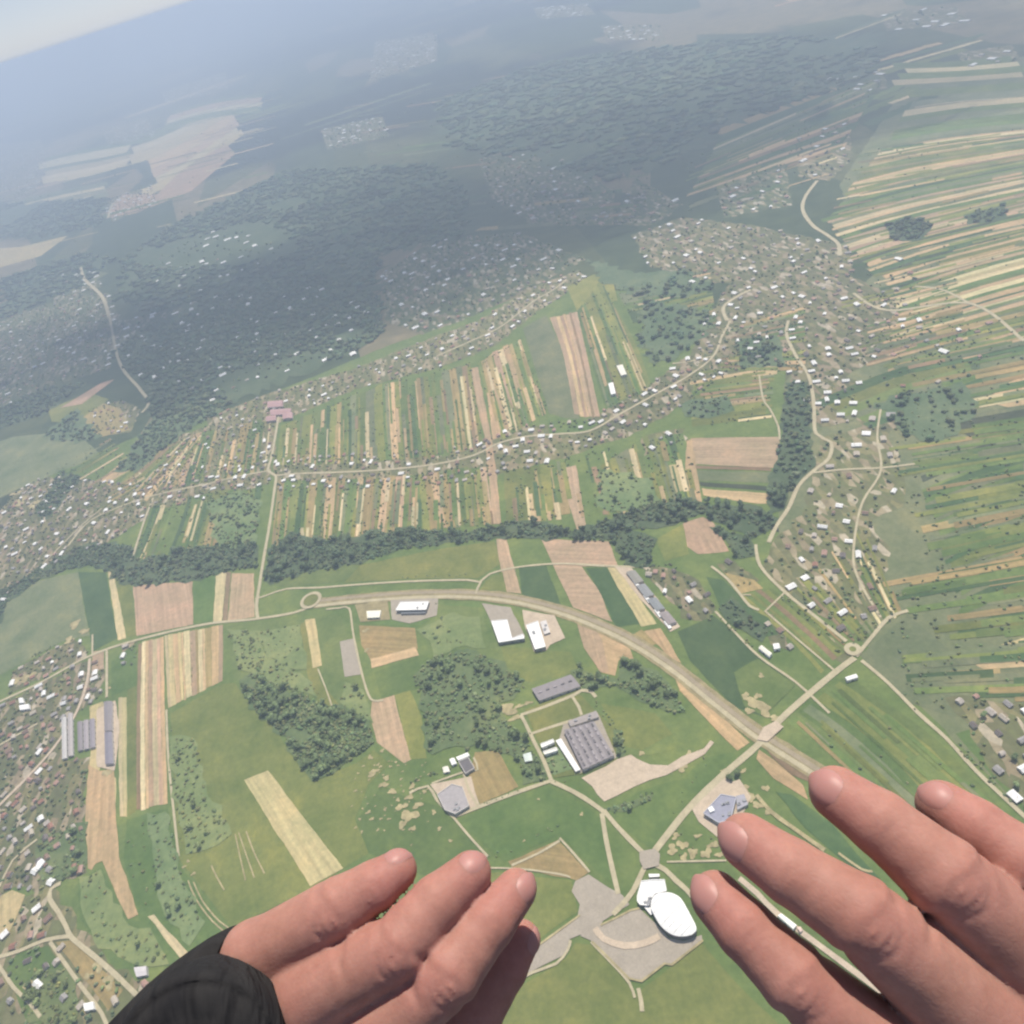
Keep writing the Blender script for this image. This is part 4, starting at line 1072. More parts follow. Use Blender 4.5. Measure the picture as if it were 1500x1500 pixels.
HOUSES, GTREES = [], []
for zi, (poly, k, sp, br) in enumerate(ZONES):
    sp = sp * (1.1 if sp < 20 else 1.15)
    br *= 2.1 if sp < 45 else 2.5
    g = [(p.x, p.y) for p in PP(poly)]
    xs = [a for a, b in g]; ys = [b for a, b in g]
    n = int((max(xs) - min(xs)) * (max(ys) - min(ys)) / (sp * sp) * 3.0)
    n = min(n, 12000)
    big = max(1.0, sp / 30)
    for _ in range(n):
        x, y = random.uniform(min(xs), max(xs)), random.uniform(min(ys), max(ys))
        if not inside((x, y), g): continue
        px, py, dd = proj(x, y, G)
        if px < -30 or px > 1530 or py > 1530: continue
        rd, ra, rw = near_road((x, y)); dd_ = dd
        if rd < rw / 2 + 8: continue
        if any(inside((x, y), f) for f in FOOT): continue
        if random.random() < 0.52:
            if free(x, y, 5 * big):
                occupy(x, y, 5 * big); GTREES.append((x, y, random.uniform(3.2, 6.5) * big ** .7))
            continue
        if not free(x, y, sp * 0.42): continue
        occupy(x, y, sp * 0.42)
        bright = random.random() < br * (1.0 if rd < 60 else 0.6) * (.8 if dd_ < 1750 else 1.6)
        w_, d_ = random.uniform(9, 15) * big ** .75, random.uniform(8, 11.5) * big ** .75
        if bright: w_ *= 1.35; d_ *= 1.15
        if rd > 45 and random.random() < .5: w_ *= .7; d_ *= .7
        rc = ((0.80, 0.79, 0.76), 'bright white') if bright else random.choice(ROOFC)
        HOUSES.append((x, y, (ra if rd < 150 else 0.3) + random.choice([0, math.pi / 2]) + random.uniform(-.08, .08), w_, d_, random.uniform(3.2, 6), random.uniform(1.8, 3.2), rc, dd, zi))

HV = [(-1, -1, 0), (1, -1, 0), (1, 1, 0), (-1, 1, 0), (-1, -1, 1), (1, -1, 1), (1, 1, 1), (-1, 1, 1)]
def house_geo(w_, d_, h, r):
    wall = [(sx * w_ / 2, sy * d_ / 2, sz * h) for sx, sy, sz in HV] + [(-w_ / 2, 0, h + r * .97), (w_ / 2, 0, h + r * .97)]
    wf = [(0, 1, 5, 4), (1, 2, 6, 5), (2, 3, 7, 6), (3, 0, 4, 7), (4, 8, 7), (5, 6, 9)]
    e = 0.5
    W, D = w_ / 2 + e, d_ / 2 + e
    rz = h - r * e / (d_ / 2)
    roof = [(-W, -D, rz), (W, -D, rz), (W, 0, h + r), (-W, 0, h + r), (-W, D, rz), (W, D, rz)]
    roof += [(x, y, z + 0.25) for x, y, z in roof]
    rf = [(6, 7, 8, 9), (9, 8, 11, 10), (0, 1, 7, 6), (5, 4, 10, 11), (1, 2, 8, 7), (2, 5, 11, 8), (3, 0, 6, 9), (4, 3, 9, 10), (3, 2, 1, 0), (4, 5, 2, 3)]
    return wall, wf, roof, rf

HOUSES = [h for h in HOUSES]
for i, hh in enumerate(HOUSES):
    pass
vis = []
for hh in HOUSES:
    px, py, dd = proj(hh[0], hh[1], G)
    hidden = (px > 150 and px < 430 and py > 1395) or (py > 1500) or (px < 0) or (px > 1500)
    vis.append((hh[3] * hh[4] / dd ** 2 if not hidden else -1, px, py))
order = sorted(range(len(HOUSES)), key=lambda i: -vis[i][0])
keep = set(order[:290])
cnt = {}
near_h = sorted([i for i in keep], key=lambda i: vis[i][1])
HOUSE_MESH = {}
for i in near_h:
    x, y, a, w_, d_, h, r, (rc, cn), dd, zi = HOUSES[i]
    lm = landmark(vis[i][1], vis[i][2])
    size = 'small' if w_ * d_ < 62 else ('large' if w_ * d_ > 105 else 'mid-sized')
    key = (lm, cn)
    nth = cnt.get(key, 0); cnt[key] = nth + 1
    root = empty('house', (x, y, G)); root.rotation_euler = (0, 0, a)
    root['_k'] = nth
    tag(root, f'{size} {cn} house, {ordinal(nth)} such from left near {lm}', 'house', 'houses of the villages')
    wv, wf, rv, rf = house_geo(w_, d_, h, r)
    mesh_obj('wall', wv, wf, M_WALL, root, random.choice([(0.55, 0.5, 0.42), (0.62, 0.58, 0.52), (0.45, 0.36, 0.28), (0.6, 0.55, 0.4)]))
    rr = mesh_obj('roof', rv, rf, M_ROOF, root, rc)
    cx = w_ * .2
    cv = [(cx + sx * .4, sy * .4 + .8, z) for z in (h + r * .3, h + r + 1.0) for sx, sy in ((-1, -1), (1, -1), (1, 1), (-1, 1))]
    mesh_obj('chimney', cv, [(0, 1, 5, 4), (1, 2, 6, 5), (2, 3, 7, 6), (3, 0, 4, 7), (4, 5, 6, 7)], M_WALL, rr, (0.3, 0.18, 0.14))
    del root['_k']

def joined(name, items, mat, kind='stuff', smooth=False):
    """items: list of (verts ndarray n x 3, faces ndarray m x 3/4 lists, colour per face). One mesh object."""
    V, Lp, Ls, Cc = [], [], [], []
    off = 0
    for v, f, c in items:
        V.append(v)
        for ff in f:
            Lp.extend([q + off for q in ff]); Ls.append(len(ff))
        Cc.extend(c)
        off += len(v)
    V = np.concatenate(V)
    me = bpy.data.meshes.new(name)
    me.vertices.add(len(V)); me.vertices.foreach_set('co', V.ravel().astype(np.float32))
    me.loops.add(len(Lp)); me.loops.foreach_set('vertex_index', np.array(Lp, dtype=np.int32))
    me.polygons.add(len(Ls))
    st = np.zeros(len(Ls), dtype=np.int32); st[1:] = np.cumsum(Ls)[:-1]
    me.polygons.foreach_set('loop_start', st)
    at = me.attributes.new('tint', 'FLOAT_COLOR', 'FACE')
    cc = np.ones((len(Ls), 4), dtype=np.float32); cc[:, :3] = np.array(Cc)
    at.data.foreach_set('color', cc.ravel())
    me.update(calc_edges=True)
    me.materials.append(mat)
    o = bpy.data.objects.new(name, me); COL.objects.link(o)
    tag(o, kind=kind)
    return o

items = []
for i, hh in enumerate(HOUSES):
    if i in keep: continue
    x, y, a, w_, d_, h, r, (rc, cn), dd, zi = hh
    wv, wf, rv, rf = house_geo(w_, d_, h, r)
    v = np.array(wv + rv[6:])
    c_, s_ = math.cos(a), math.sin(a)
    v = np.stack([v[:, 0] * c_ - v[:, 1] * s_ + x, v[:, 0] * s_ + v[:, 1] * c_ + y, v[:, 2] + G], 1)
    f = [q for q in wf] + [(10, 11, 12, 13), (13, 12, 15, 14)]
    items.append((v, f, [(0.5, 0.45, 0.38)] * len(wf) + [rc] * 2))
o = joined('distant_houses', items, M_TINT)
tag(o, 'hundreds of small brown and white roofed houses in the villages farther off', 'houses')
print('houses', len(HOUSES))

# ------------------------------------------------------------------ trees
def ico(sub):
    bm = bmesh.new(); bmesh.ops.create_icosphere(bm, subdivisions=sub, radius=1)
    v = np.array([tuple(q.co) for q in bm.verts]); f = np.array([[q.index for q in p.verts] for p in bm.faces])
    bm.free(); return v, f
ICO1 = ico(1); ICO2 = ico(2)
def crown(seed, lobes, sub, leaves):
    r = np.random.default_rng(seed)
    V, F = [], []
    off = 0
    base = ICO2 if sub == 2 else ICO1
    for k in range(lobes):
        a = r.uniform(0, 6.28); rad = r.uniform(0.15, 0.62) if k else 0; z = r.uniform(-0.3, 0.45) if k else 0.1
        s = r.uniform(0.38, 0.62)
        v = base[0] * (1 + r.uniform(-0.22, 0.22, (len(base[0]), 1))) * s * np.array([1, 1, r.uniform(.75, 1.1)])
        v = v + np.array([rad * math.cos(a), rad * math.sin(a), z])
        V.append(v); F.append(base[1] + off); off += len(v)
    for k in range(leaves):
        d = r.normal(size=3); d /= np.linalg.norm(d); d[2] = abs(d[2]) * .9
        c = d * r.uniform(0.7, 1.12)
        t = r.normal(size=(3, 3)) * 0.12
        V.append(c + t); F.append(np.array([[off, off + 1, off + 2]])); off += 3
    return np.concatenate(V), np.concatenate(F)
NEARC = [crown(100 + i, 6, 1, 34) for i in range(5)]
FARC = [crown(200 + i, 3, 1, 8) for i in range(6)]
FARC2 = [crown(300 + i, 1, 1, 4) for i in range(6)]

WOODS = [  # polygon, spacing m, radius range m, tone, jitter keep share
    ([(355, 1000), (372, 985), (400, 1000), (430, 1010), (470, 1030), (505, 1040), (535, 1055), (550, 1088), (520, 1110), (490, 1132), (463, 1140), (445, 1125), (418, 1085), (400, 1058), (378, 1044), (362, 1025)], 6.5, (3.5, 6.0), 'd', 1.0),
    ([(332, 920), (372, 925), (400, 970), (440, 985), (470, 1020), (400, 1000), (352, 985)], 11, (2.8, 5), 'm', .7),
    ([(370, 925), (440, 915), (450, 980), (410, 975)], 15, (2.5, 4.2), 'm', .6),
    ([(505, 1000), (535, 1010), (548, 1060), (520, 1045), (495, 1030)], 11, (2.8, 5), 'm', .7),
    ([(605, 985), (640, 960), (700, 955), (735, 975), (772, 1003), (752, 1022), (728, 1032), (738, 1052), (768, 1075), (790, 1112), (800, 1140), (772, 1146), (748, 1110), (705, 1095), (650, 1105), (628, 1108), (622, 1050)], 9, (3.2, 5.8), 'd', .85),
    ([(612, 925), (650, 900), (700, 905), (712, 945), (640, 958)], 24, (2.5, 4.5), 'm', .7),
    ([(775, 1102), (806, 1115), (800, 1138), (775, 1130)], 10, (3, 5), 'd', .8),
    ([(798, 1104), (818, 1096), (842, 1128), (812, 1136)], 11, (3, 4.5), 'd', .7),
    ([(836, 985), (850, 978), (880, 990), (905, 995), (910, 970), (930, 968), (960, 985), (990, 1015), (1005, 1045), (975, 1045), (940, 1025), (900, 1005), (862, 1008), (850, 1000)], 8.5, (3.5, 6), 'd', .9),
    ([(898, 1070), (910, 1070), (916, 1108), (904, 1112)], 9, (3.5, 5.5), 'd', .9),
    ([(250, 1075), (288, 1080), (300, 1150), (330, 1195), (340, 1225), (300, 1240), (268, 1255), (256, 1180)], 10, (2.5, 5), 'm', .7),
    ([(215, 1195), (246, 1186), (258, 1255), (270, 1290), (300, 1350), (280, 1385), (245, 1340), (225, 1280)], 11, (2.5, 4.5), 'd', .65),
    ([(116, 1290), (150, 1272), (180, 1345), (220, 1360), (250, 1410), (200, 1415), (150, 1385), (120, 1340)], 12, (2.5, 4.5), 'm', .6),
    ([(186, 1205), (212, 1200), (225, 1300), (240, 1340), (214, 1340), (190, 1280)], 20, (2.2, 4), 'm', .5),
    ([(50, 1420), (100, 1420), (115, 1450), (110, 1500), (40, 1500)], 9, (2.5, 5), 'm', .8),
    ([(60, 1225), (128, 1205), (128, 1270), (90, 1290), (55, 1280)], 10, (3, 5.5), 'd', .8),
    ([(880, 1185), (920, 1175), (958, 1164), (954, 1172), (915, 1190)], 8, (2.5, 4.5), 'd', .8),
    ([(1032, 1060), (1046, 1088), (1070, 1100), (1048, 1092)], 10, (2.5, 4), 'm', .5),
    ([(1062, 1130), (1078, 1124), (1086, 1140), (1072, 1146)], 9, (3, 4.5), 'd', .8),
    ([(978, 1222), (1020, 1205), (1048, 1235), (1020, 1258), (982, 1260)], 13, (2, 3.6), 'm', .5),
    # river wood
    ([(-40, 940), (-40, 890), (20, 855), (70, 825), (120, 800), (160, 795), (190, 800), (205, 820), (260, 808), (330, 795), (375, 795), (378, 830), (330, 838), (285, 850), (200, 858), (170, 850), (150, 832), (110, 832), (60, 848), (15, 880), (-10, 930)], 10, (4, 7), 'b', .95),
    ([(300, 735), (350, 720), (380, 730), (375, 800), (320, 800)], 15, (4, 7), 'd', .75),
    ([(400, 800), (430, 780), (480, 790), (540, 780), (600, 775), (660, 780), (722, 772), (740, 765), (800, 768), (850, 778), (900, 755), (960, 735), (1010, 732), (1060, 740), (1110, 745), (1135, 760), (1128, 780), (1100, 790), (1060, 770), (1035, 755), (1000, 762), (960, 775), (925, 775), (900, 795), (840, 792), (790, 788), (740, 788), (700, 793), (640, 800), (580, 806), (530, 825), (470, 835), (400, 855), (388, 840)], 9.5, (4, 7), 'b', .95),
    ([(1040, 770), (1100, 788), (1108, 815), (1080, 820), (1068, 800)], 11, (4, 6), 'b', .8),
    ([(900, 795), (930, 775), (960, 790), (950, 830), (915, 828)], 10, (4, 6), 'b', .85),
    ([(880, 690), (960, 700), (970, 740), (900, 752), (870, 740)], 18, (4, 6), 'd', .6),
    ([(1070, 875), (1100, 905), (1130, 925), (1118, 940), (1075, 915), (1050, 890)], 10, (3.5, 5.5), 'b', .8),
    ([(1130, 690), (1145, 640), (1150, 560), (1185, 560), (1188, 640), (1190, 680), (1165, 710), (1145, 745), (1125, 755)], 14, (5, 9), 'b', .9),
    ([(1000, 590), (1060, 580), (1075, 600), (1040, 612), (1005, 610)], 16, (4, 8), 'b', .7),
    ([(1280, 590), (1400, 560), (1430, 600), (1380, 650), (1320, 640)], 26, (6, 11), 'b', .7),
    ([(1300, 330), (1330, 318), (1365, 330), (1345, 352), (1310, 352)], 18, (8, 14), 'b', .9),
    ([(1410, 315), (1470, 300), (1475, 320), (1420, 330)], 18, (8, 14), 'b', .8),
    # dark hill wood and far woods
    ([(160, 520), (230, 470), (330, 430), (480, 400), (560, 440), (560, 495), (480, 535), (400, 565), (330, 598), (260, 622), (225, 612), (215, 560), (185, 545)], 26, (11, 19), 'b', .85),
    ([(60, 640), (110, 600), (150, 640), (110, 650)], 18, (6, 10), 'b', .6),
    ([(230, 610), (320, 590), (330, 600), (270, 635), (200, 690), (170, 690), (205, 640)], 14, (5, 9), 'b', .75),
    ([(90, 690), (120, 700), (70, 760), (50, 750)], 13, (5, 8), 'b', .8),
    ([(-40, 620), (60, 570), (130, 560), (60, 610), (-40, 640)], 22, (8, 14), 'b', .8),
    ([(250, 330), (420, 250), (640, 240), (700, 300), (680, 350), (560, 370), (560, 430), (480, 400), (330, 430), (230, 460), (170, 440), (180, 380)], 48, (20, 36), 'b', .8),
    ([(640, 150), (800, 90), (1050, 60), (1290, 50), (1280, 110), (1050, 190), (990, 240), (900, 260), (720, 230), (660, 220)], 75, (32, 60), 'b', .85),
    ([(0, 300), (160, 290), (150, 330), (60, 350), (0, 350)], 60, (25, 40), 'b', .8),
    ([(0, 410), (120, 370), (170, 380), (120, 420), (0, 470)], 44, (18, 30), 'b', .8),
    ([(860, 380), (930, 400), (1000, 395), (1050, 420), (1000, 440), (920, 430), (880, 410)], 26, (9, 16), 'b', .7),
    ([(940, 440), (1050, 460), (1030, 500), (960, 540), (935, 500)], 26, (8, 14), 'b', .65),
    ([(1075, 500), (1140, 490), (1150, 540), (1090, 540)], 22, (7, 12), 'b', .75),
]
LEAF = {'d': (0.158, 0.205, 0.090), 'm': (0.180, 0.215, 0.086), 'b': (0.110, 0.148, 0.078)}
def patchy(x, y, s):
    return (math.sin(x / s + 1.3 * math.sin(y / s * .7)) + math.sin(y / s * 1.3 + 2 + math.cos(x / s * .6)) + .6 * math.sin((x + y) / s * 2.1)) / 2.6
TREES = []   # x, y, r, tone
for poly, sp, (r0, r1), tn, share in WOODS:
    r0 *= 1.25; r1 *= 1.25
    if share > .5:
        sheet('woodland_floor', PP(poly), M_MEADOW, tuple(q * (.85 if share > .79 else 1.15) for q in LEAF[tn]), 1.0, jitter=(13 if share > .79 else 20) if sp < 22 else sp * 1.6)
    g = [(p.x, p.y) for p in PP(poly)]
    xs = [a for a, b in g]; ys = [b for a, b in g]
    nx, ny = int((max(xs) - min(xs)) / sp) + 1, int((max(ys) - min(ys)) / sp) + 1
    for i in range(nx):
        for j in range(ny):
            x = min(xs) + (i + random.uniform(-.1, 1.1)) * sp; y = min(ys) + (j + random.uniform(-.1, 1.1)) * sp
            if random.random() > share or not inside((x, y), g): continue
            if sp > 20 and patchy(x, y, sp * 9) < -.45: continue
            if sp <= 20 and patchy(x, y, 28) < -.62: continue
            rd, ra, rw = near_road((x, y))
            if rd < rw / 2 + 2.5: continue
            if any(inside((x, y), f) for f in FOOT): continue
            TREES.append((x, y, random.uniform(r0, r1) * random.choice([.6, .8, 1, 1, 1.3]), tn))
for x, y, r in GTREES:
    TREES.append((x, y, r, random.choice('dmb')))
for x, y in CLUTTER:
    dd = proj(x, y, G)[2]
    rd, ra, rw = near_road((x, y))
    if rd > rw / 2 + 3:
        TREES.append((x, y, random.uniform(2.6, 5.2) * max(1, dd / 2600), random.choice('ddmb')))
# hedges and single trees
def tree_line(pts, n, r0, r1, tn='d', wob=5):
    L = PP(pts)
    for _ in range(n):
        i = random.randrange(len(L) - 1); t = random.random()
        p = L[i] + (L[i + 1] - L[i]) * t
        TREES.append((p.x + random.uniform(-wob, wob), p.y + random.uniform(-wob, wob), random.uniform(r0, r1), tn))
tree_line([(890, 1190), (958, 1162)], 16, 2.5, 4.5)
tree_line([(716, 1278 - 20), (800, 1220), (830, 1205)], 12, 1.6, 2.8)
tree_line([(705, 1180), (800, 1142)], 14, 1.8, 3, wob=3)
tree_line([(812, 1150), (900, 1105)], 5, 2, 3)
tree_line([(600, 1147), (660, 1125)], 12, 2.5, 4)
tree_line([(48, 962), (82, 945)], 14, 2.5, 4)
tree_line([(500, 850), (700, 842)], 10, 2, 3.2)
tree_line([(1050, 900), (1110, 958)], 12, 2.5, 4, 'm')
tree_line([(640, 880), (660, 950)], 9, 2.5, 4.2)
tree_line([(250, 1055), (250, 1150)], 9, 2, 3.6)
tree_line([(870, 1030), (905, 1070)], 10, 2.5, 4)
tree_line([(1040, 1100), (980, 1205)], 8, 1.8, 2.8)
tree_line([(930, 835), (960, 828), (1000, 830)], 14, 2.5, 4.5, 'b')
tree_line([(280, 940), (282, 1018)], 16, 1.5, 2.6, 'm', 2)
tree_line([(1142, 872), (1240, 950)], 16, 2.5, 4)
tree_line([(1400, 1090), (1500, 1190)], 22, 2.5, 4.2, wob=9)
for a, b in (((640, 700), (655, 770)), ((700, 690), (706, 765)), ((560, 700), (556, 780)), ((480, 705), (474, 790)), ((760, 700), (768, 765)), ((690, 560), (700, 640)), ((730, 560), (745, 620)), ((800, 600), (785, 560)), ((920, 690), (945, 745)), ((240, 720), (205, 820)), ((420, 715), (415, 800)), ((600, 570), (610, 660))):
    tree_line([a, b], 16, 3, 5, 'd', 9)
print('trees', len(TREES))

tv = []
for (x, y, r, tn) in TREES:
    px, py, dd = proj(x, y, G)
    hid = (py > 1500 or px < 0 or px > 1500 or (150 < px < 430 and py > 1390) or (py > 1250 and 340 < px < 780) or (px > 1040 and py > 1220))
    tv.append((-1 if hid else r / dd, px, py))
order = sorted(range(len(TREES)), key=lambda i: -tv[i][0] + (10 if tv[i][2] < 700 else 0))
keep = set(order[:290])
cm = []
for v, f in NEARC:
    me = bpy.data.meshes.new('crown'); me.from_pydata([tuple(a) for a in v], [], [tuple(int(b) for b in a) for a in f]); me.materials.append(M_CROWN); cm.append(me)
tm = bpy.data.meshes.new('trunk')
tvv, tff = [], []
for k, (rr, zz) in enumerate([(0.10, 0), (0.07, 0.5), (0.045, 1.1)]):
    tvv += [(rr * math.cos(i * math.pi / 3), rr * math.sin(i * math.pi / 3), zz) for i in range(6)]
for k in range(2):
    tff += [(k * 6 + i, k * 6 + (i + 1) % 6, k * 6 + 6 + (i + 1) % 6, k * 6 + 6 + i) for i in range(6)]
tm.from_pydata(tvv, [], tff); tm.materials.append(M_BARK)
cnt = {}
for i in sorted(keep, key=lambda i: tv[i][1]):
    x, y, r, tn = TREES[i]
    lm = landmark(tv[i][1], tv[i][2])
    size = 'broad' if r > 5 else ('low' if r < 3.4 else 'round')
    shade = {'d': 'dark green', 'm': 'light green', 'b': 'bluish green'}[tn]
    nth = cnt.get((lm, size, shade), 0); cnt[(lm, size, shade)] = nth + 1
    root = empty('tree', (x, y, G)); root.scale = (r, r, r); root.rotation_euler = (0, 0, random.uniform(0, 6.28))
    tag(root, f'{size} {shade} tree, {ordinal(nth)} such from left near {lm}', 'tree', 'trees of the near woods and hedges')
    c = bpy.data.objects.new('crown', random.choice(cm)); COL.objects.link(c); c.parent = root; c.location = (0, 0, 1.15)
    f = random.uniform(.7, 1.4); c.color = (*[q * f for q in LEAF[tn]], 1)
    t = bpy.data.objects.new('trunk', tm); COL.objects.link(t); t.parent = root

def scatter_mesh(name, lst, variants, mat):
    Vs, Fs, Cs = [], [], []
    off = 0
    for (x, y, r, tn) in lst:
        v, f = variants[random.randrange(len(variants))]
        a = random.uniform(0, 6.28); c_, s_ = math.cos(a), math.sin(a)
        hz = random.uniform(.75, 1.15)
        vv = np.stack([(v[:, 0] * c_ - v[:, 1] * s_) * r + x, (v[:, 0] * s_ + v[:, 1] * c_) * r + y, (v[:, 2] * hz + .55) * min(r * .8, 11) + G], 1)
        Vs.append(vv); Fs.append(f + off); off += len(v)
        fct = random.uniform(.7, 1.3) * (1 + .28 * patchy(x, y, 22 if r < 9 else 90))
        col = np.array(LEAF[tn]) * fct * np.array([random.uniform(.85, 1.25), 1, random.uniform(.85, 1.15)])
        Cs.append(np.repeat(col[None], len(f), 0))
    V = np.concatenate(Vs); F = np.concatenate(Fs); C_ = np.concatenate(Cs)
    me = bpy.data.meshes.new(name)
    me.vertices.add(len(V)); me.vertices.foreach_set('co', V.ravel().astype(np.float32))
    me.loops.add(F.size); me.loops.foreach_set('vertex_index', F.ravel().astype(np.int32))
    me.polygons.add(len(F)); me.polygons.foreach_set('loop_start', np.arange(0, F.size, 3, dtype=np.int32))
    at = me.attributes.new('tint', 'FLOAT_COLOR', 'FACE')
    cc = np.ones((len(F), 4), dtype=np.float32); cc[:, :3] = C_
    at.data.foreach_set('color', cc.ravel())
    me.update(calc_edges=True)
    me.materials.append(mat)
    o = bpy.data.objects.new(name, me); COL.objects.link(o)
    tag(o, kind='stuff')
    print(name, len(F))
    return o
rest = [t for i, t in enumerate(TREES) if i not in keep]
rest.sort(key=lambda t: t[0] ** 2 + t[1] ** 2)
o = scatter_mesh('woods', [t for t in rest if t[2] < 99], FARC if len(rest) < 9000 else FARC, M_LEAF)
tag(o, 'dark green woods, river belt and garden trees farther off', 'woods')

# ------------------------------------------------------------------ clouds above and beyond the frame (their shade lies on the far country)
mcl = bpy.data.materials.new('cloud_vapour'); mcl.use_nodes = True
nt = mcl.node_tree; nt.nodes.clear()
out = N(nt, 'ShaderNodeOutputMaterial'); pv = N(nt, 'ShaderNodeVolumePrincipled')
pv.inputs['Color'].default_value = (0.96, 0.97, 1, 1); pv.inputs['Density'].default_value = 0.0023; pv.inputs['Anisotropy'].default_value = 0.3
nt.links.new(pv.outputs[0], out.inputs['Volume'])
def cloud(px, py, rx, ry, label, alt=900, th=260):
    c = P(px, py)
    t = (alt - G) / SD.z
    loc = Vector((c.x + SD.x * t, c.y + SD.y * t, alt))
    v, f = ICO2
    bm = bmesh.new(); bmesh.ops.create_icosphere(bm, subdivisions=4, radius=1)
    for q in bm.verts:
        d = q.co.normalized()
        s = 1 + 0.16 * math.sin(5 * d.x + px) * math.cos(4 * d.y) + 0.10 * math.sin(11 * d.x + 3 * d.y) + 0.07 * math.cos(17 * d.y + 5 * d.x)
        q.co = Vector((d.x * rx * s, d.y * ry * s, d.z * th * (s if d.z > 0 else 0.35)))
    me = bpy.data.meshes.new('cloud'); bm.to_mesh(me); bm.free(); me.materials.append(mcl)
    o = bpy.data.objects.new('cloud', me); COL.objects.link(o); o.location = loc
    tag(o, label, 'cloud', 'clouds above the far country')
cloud(420, 430, 1900, 800, 'broad low cloud above the dark hill wood')
cloud(760, 310, 2200, 900, 'large cloud above the hazy centre villages')
cloud(70, 500, 800, 500, 'small cloud above the far left village')
cloud(1000, 190, 3000, 1300, 'long cloud above the blue far woods')

# ------------------------------------------------------------------ haze
mh = bpy.data.materials.new('summer_haze'); mh.use_nodes = True
nt = mh.node_tree; nt.nodes.clear()
out = N(nt, 'ShaderNodeOutputMaterial'); pv = N(nt, 'ShaderNodeVolumePrincipled')
pv.inputs['Color'].default_value = (0.66, 0.79, 1.0, 1)
pv.inputs['Density'].default_value = 0.000145
pv.inputs['Anisotropy'].default_value = 0.25
nt.links.new(pv.outputs[0], out.inputs['Volume'])
R = 115000
hv = [(x * R, y * R, z) for z in (G - 1, 12) for x, y in ((-1, -1), (1, -1), (1, 1), (-1, 1))]
o = mesh_obj('haze', hv, [(3, 2, 1, 0), (4, 5, 6, 7), (0, 1, 5, 4), (1, 2, 6, 5), (2, 3, 7, 6), (3, 0, 4, 7)], mh)
tag(o, kind='stuff')

# ------------------------------------------------------------------ the skydiver's hands
def C3(px, py, D):
    """point at distance D along the camera axis, in a frame aligned with the diver's head"""
    return np.array([(px - 750) / FPX * D, (750 - py) / FPX * D, -D])
RM = np.array([[Rc.x, Uc.x, -Fw.x], [Rc.y, Uc.y, -Fw.y], [Rc.z, Uc.z, -Fw.z]])
def W(p):
    return p @ RM.T

def surface_nets(F, org, h):
    S = F < 0
    nx, ny, nz = F.shape
    acc = np.zeros((nx - 1, ny - 1, nz - 1, 3)); cn = np.zeros((nx - 1, ny - 1, nz - 1))
    corner = lambda d: (slice(d[0], nx - 1 + d[0]), slice(d[1], ny - 1 + d[1]), slice(d[2], nz - 1 + d[2]))
    cs = [(i, j, k) for i in (0, 1) for j in (0, 1) for k in (0, 1)]
    for a in cs:
        for ax in range(3):
            if a[ax]: continue
            b = list(a); b[ax] = 1
            fa, fb = F[corner(a)], F[corner(b)]
            m = (fa < 0) != (fb < 0)
            den = np.where(m, fa - fb, 1)
            t = np.where(m, fa / den, 0)
            for q in range(3):
                acc[..., q] += m * (a[q] + (t if q == ax else 0))
            cn += m
    act = cn > 0
    idx = -np.ones(act.shape, dtype=np.int64); idx[act] = np.arange(act.sum())
    ii = np.argwhere(act)
    V = (ii + acc[act] / cn[act][:, None]) * h + org
    faces = []
    # x edges
    def quads(sl0, sl1, cells):
        a, b = S[sl0], S[sl1]
        m = a != b
        w_ = np.argwhere(m)
        flip = a[m]
        q = [idx[tuple((w_ + o_).T)] for o_ in cells]
        q = np.stack(q, 1)
        q[~flip] = q[~flip][:, ::-1]
        faces.append(q)
    I = slice(1, -1)
    quads((slice(0, -1), I, I), (slice(1, None), I, I), [np.array(c) for c in ((0, 0, 0), (0, 1, 0), (0, 1, 1), (0, 0, 1))])
    quads((I, slice(0, -1), I), (I, slice(1, None), I), [np.array(c) for c in ((0, 0, 0), (0, 0, 1), (1, 0, 1), (1, 0, 0))])
    quads((I, I, slice(0, -1)), (I, I, slice(1, None)), [np.array(c) for c in ((0, 0, 0), (1, 0, 0), (1, 1, 0), (0, 1, 0))])
    return V, np.concatenate(faces)

def cone(Pt, a, b, ra, rb, flat=1.0):
    ba = b - a
    L2 = ba @ ba
    pa = Pt - a
    t = np.clip((pa @ ba) / L2, 0, 1)
    d = np.linalg.norm(pa - t[..., None] * ba, axis=-1)
    return d - (ra + (rb - ra) * t)

def smin(a, b, k):
    h = np.clip(0.5 + 0.5 * (b - a) / k, 0, 1)
    return b * (1 - h) + a * h - k * h * (1 - h)

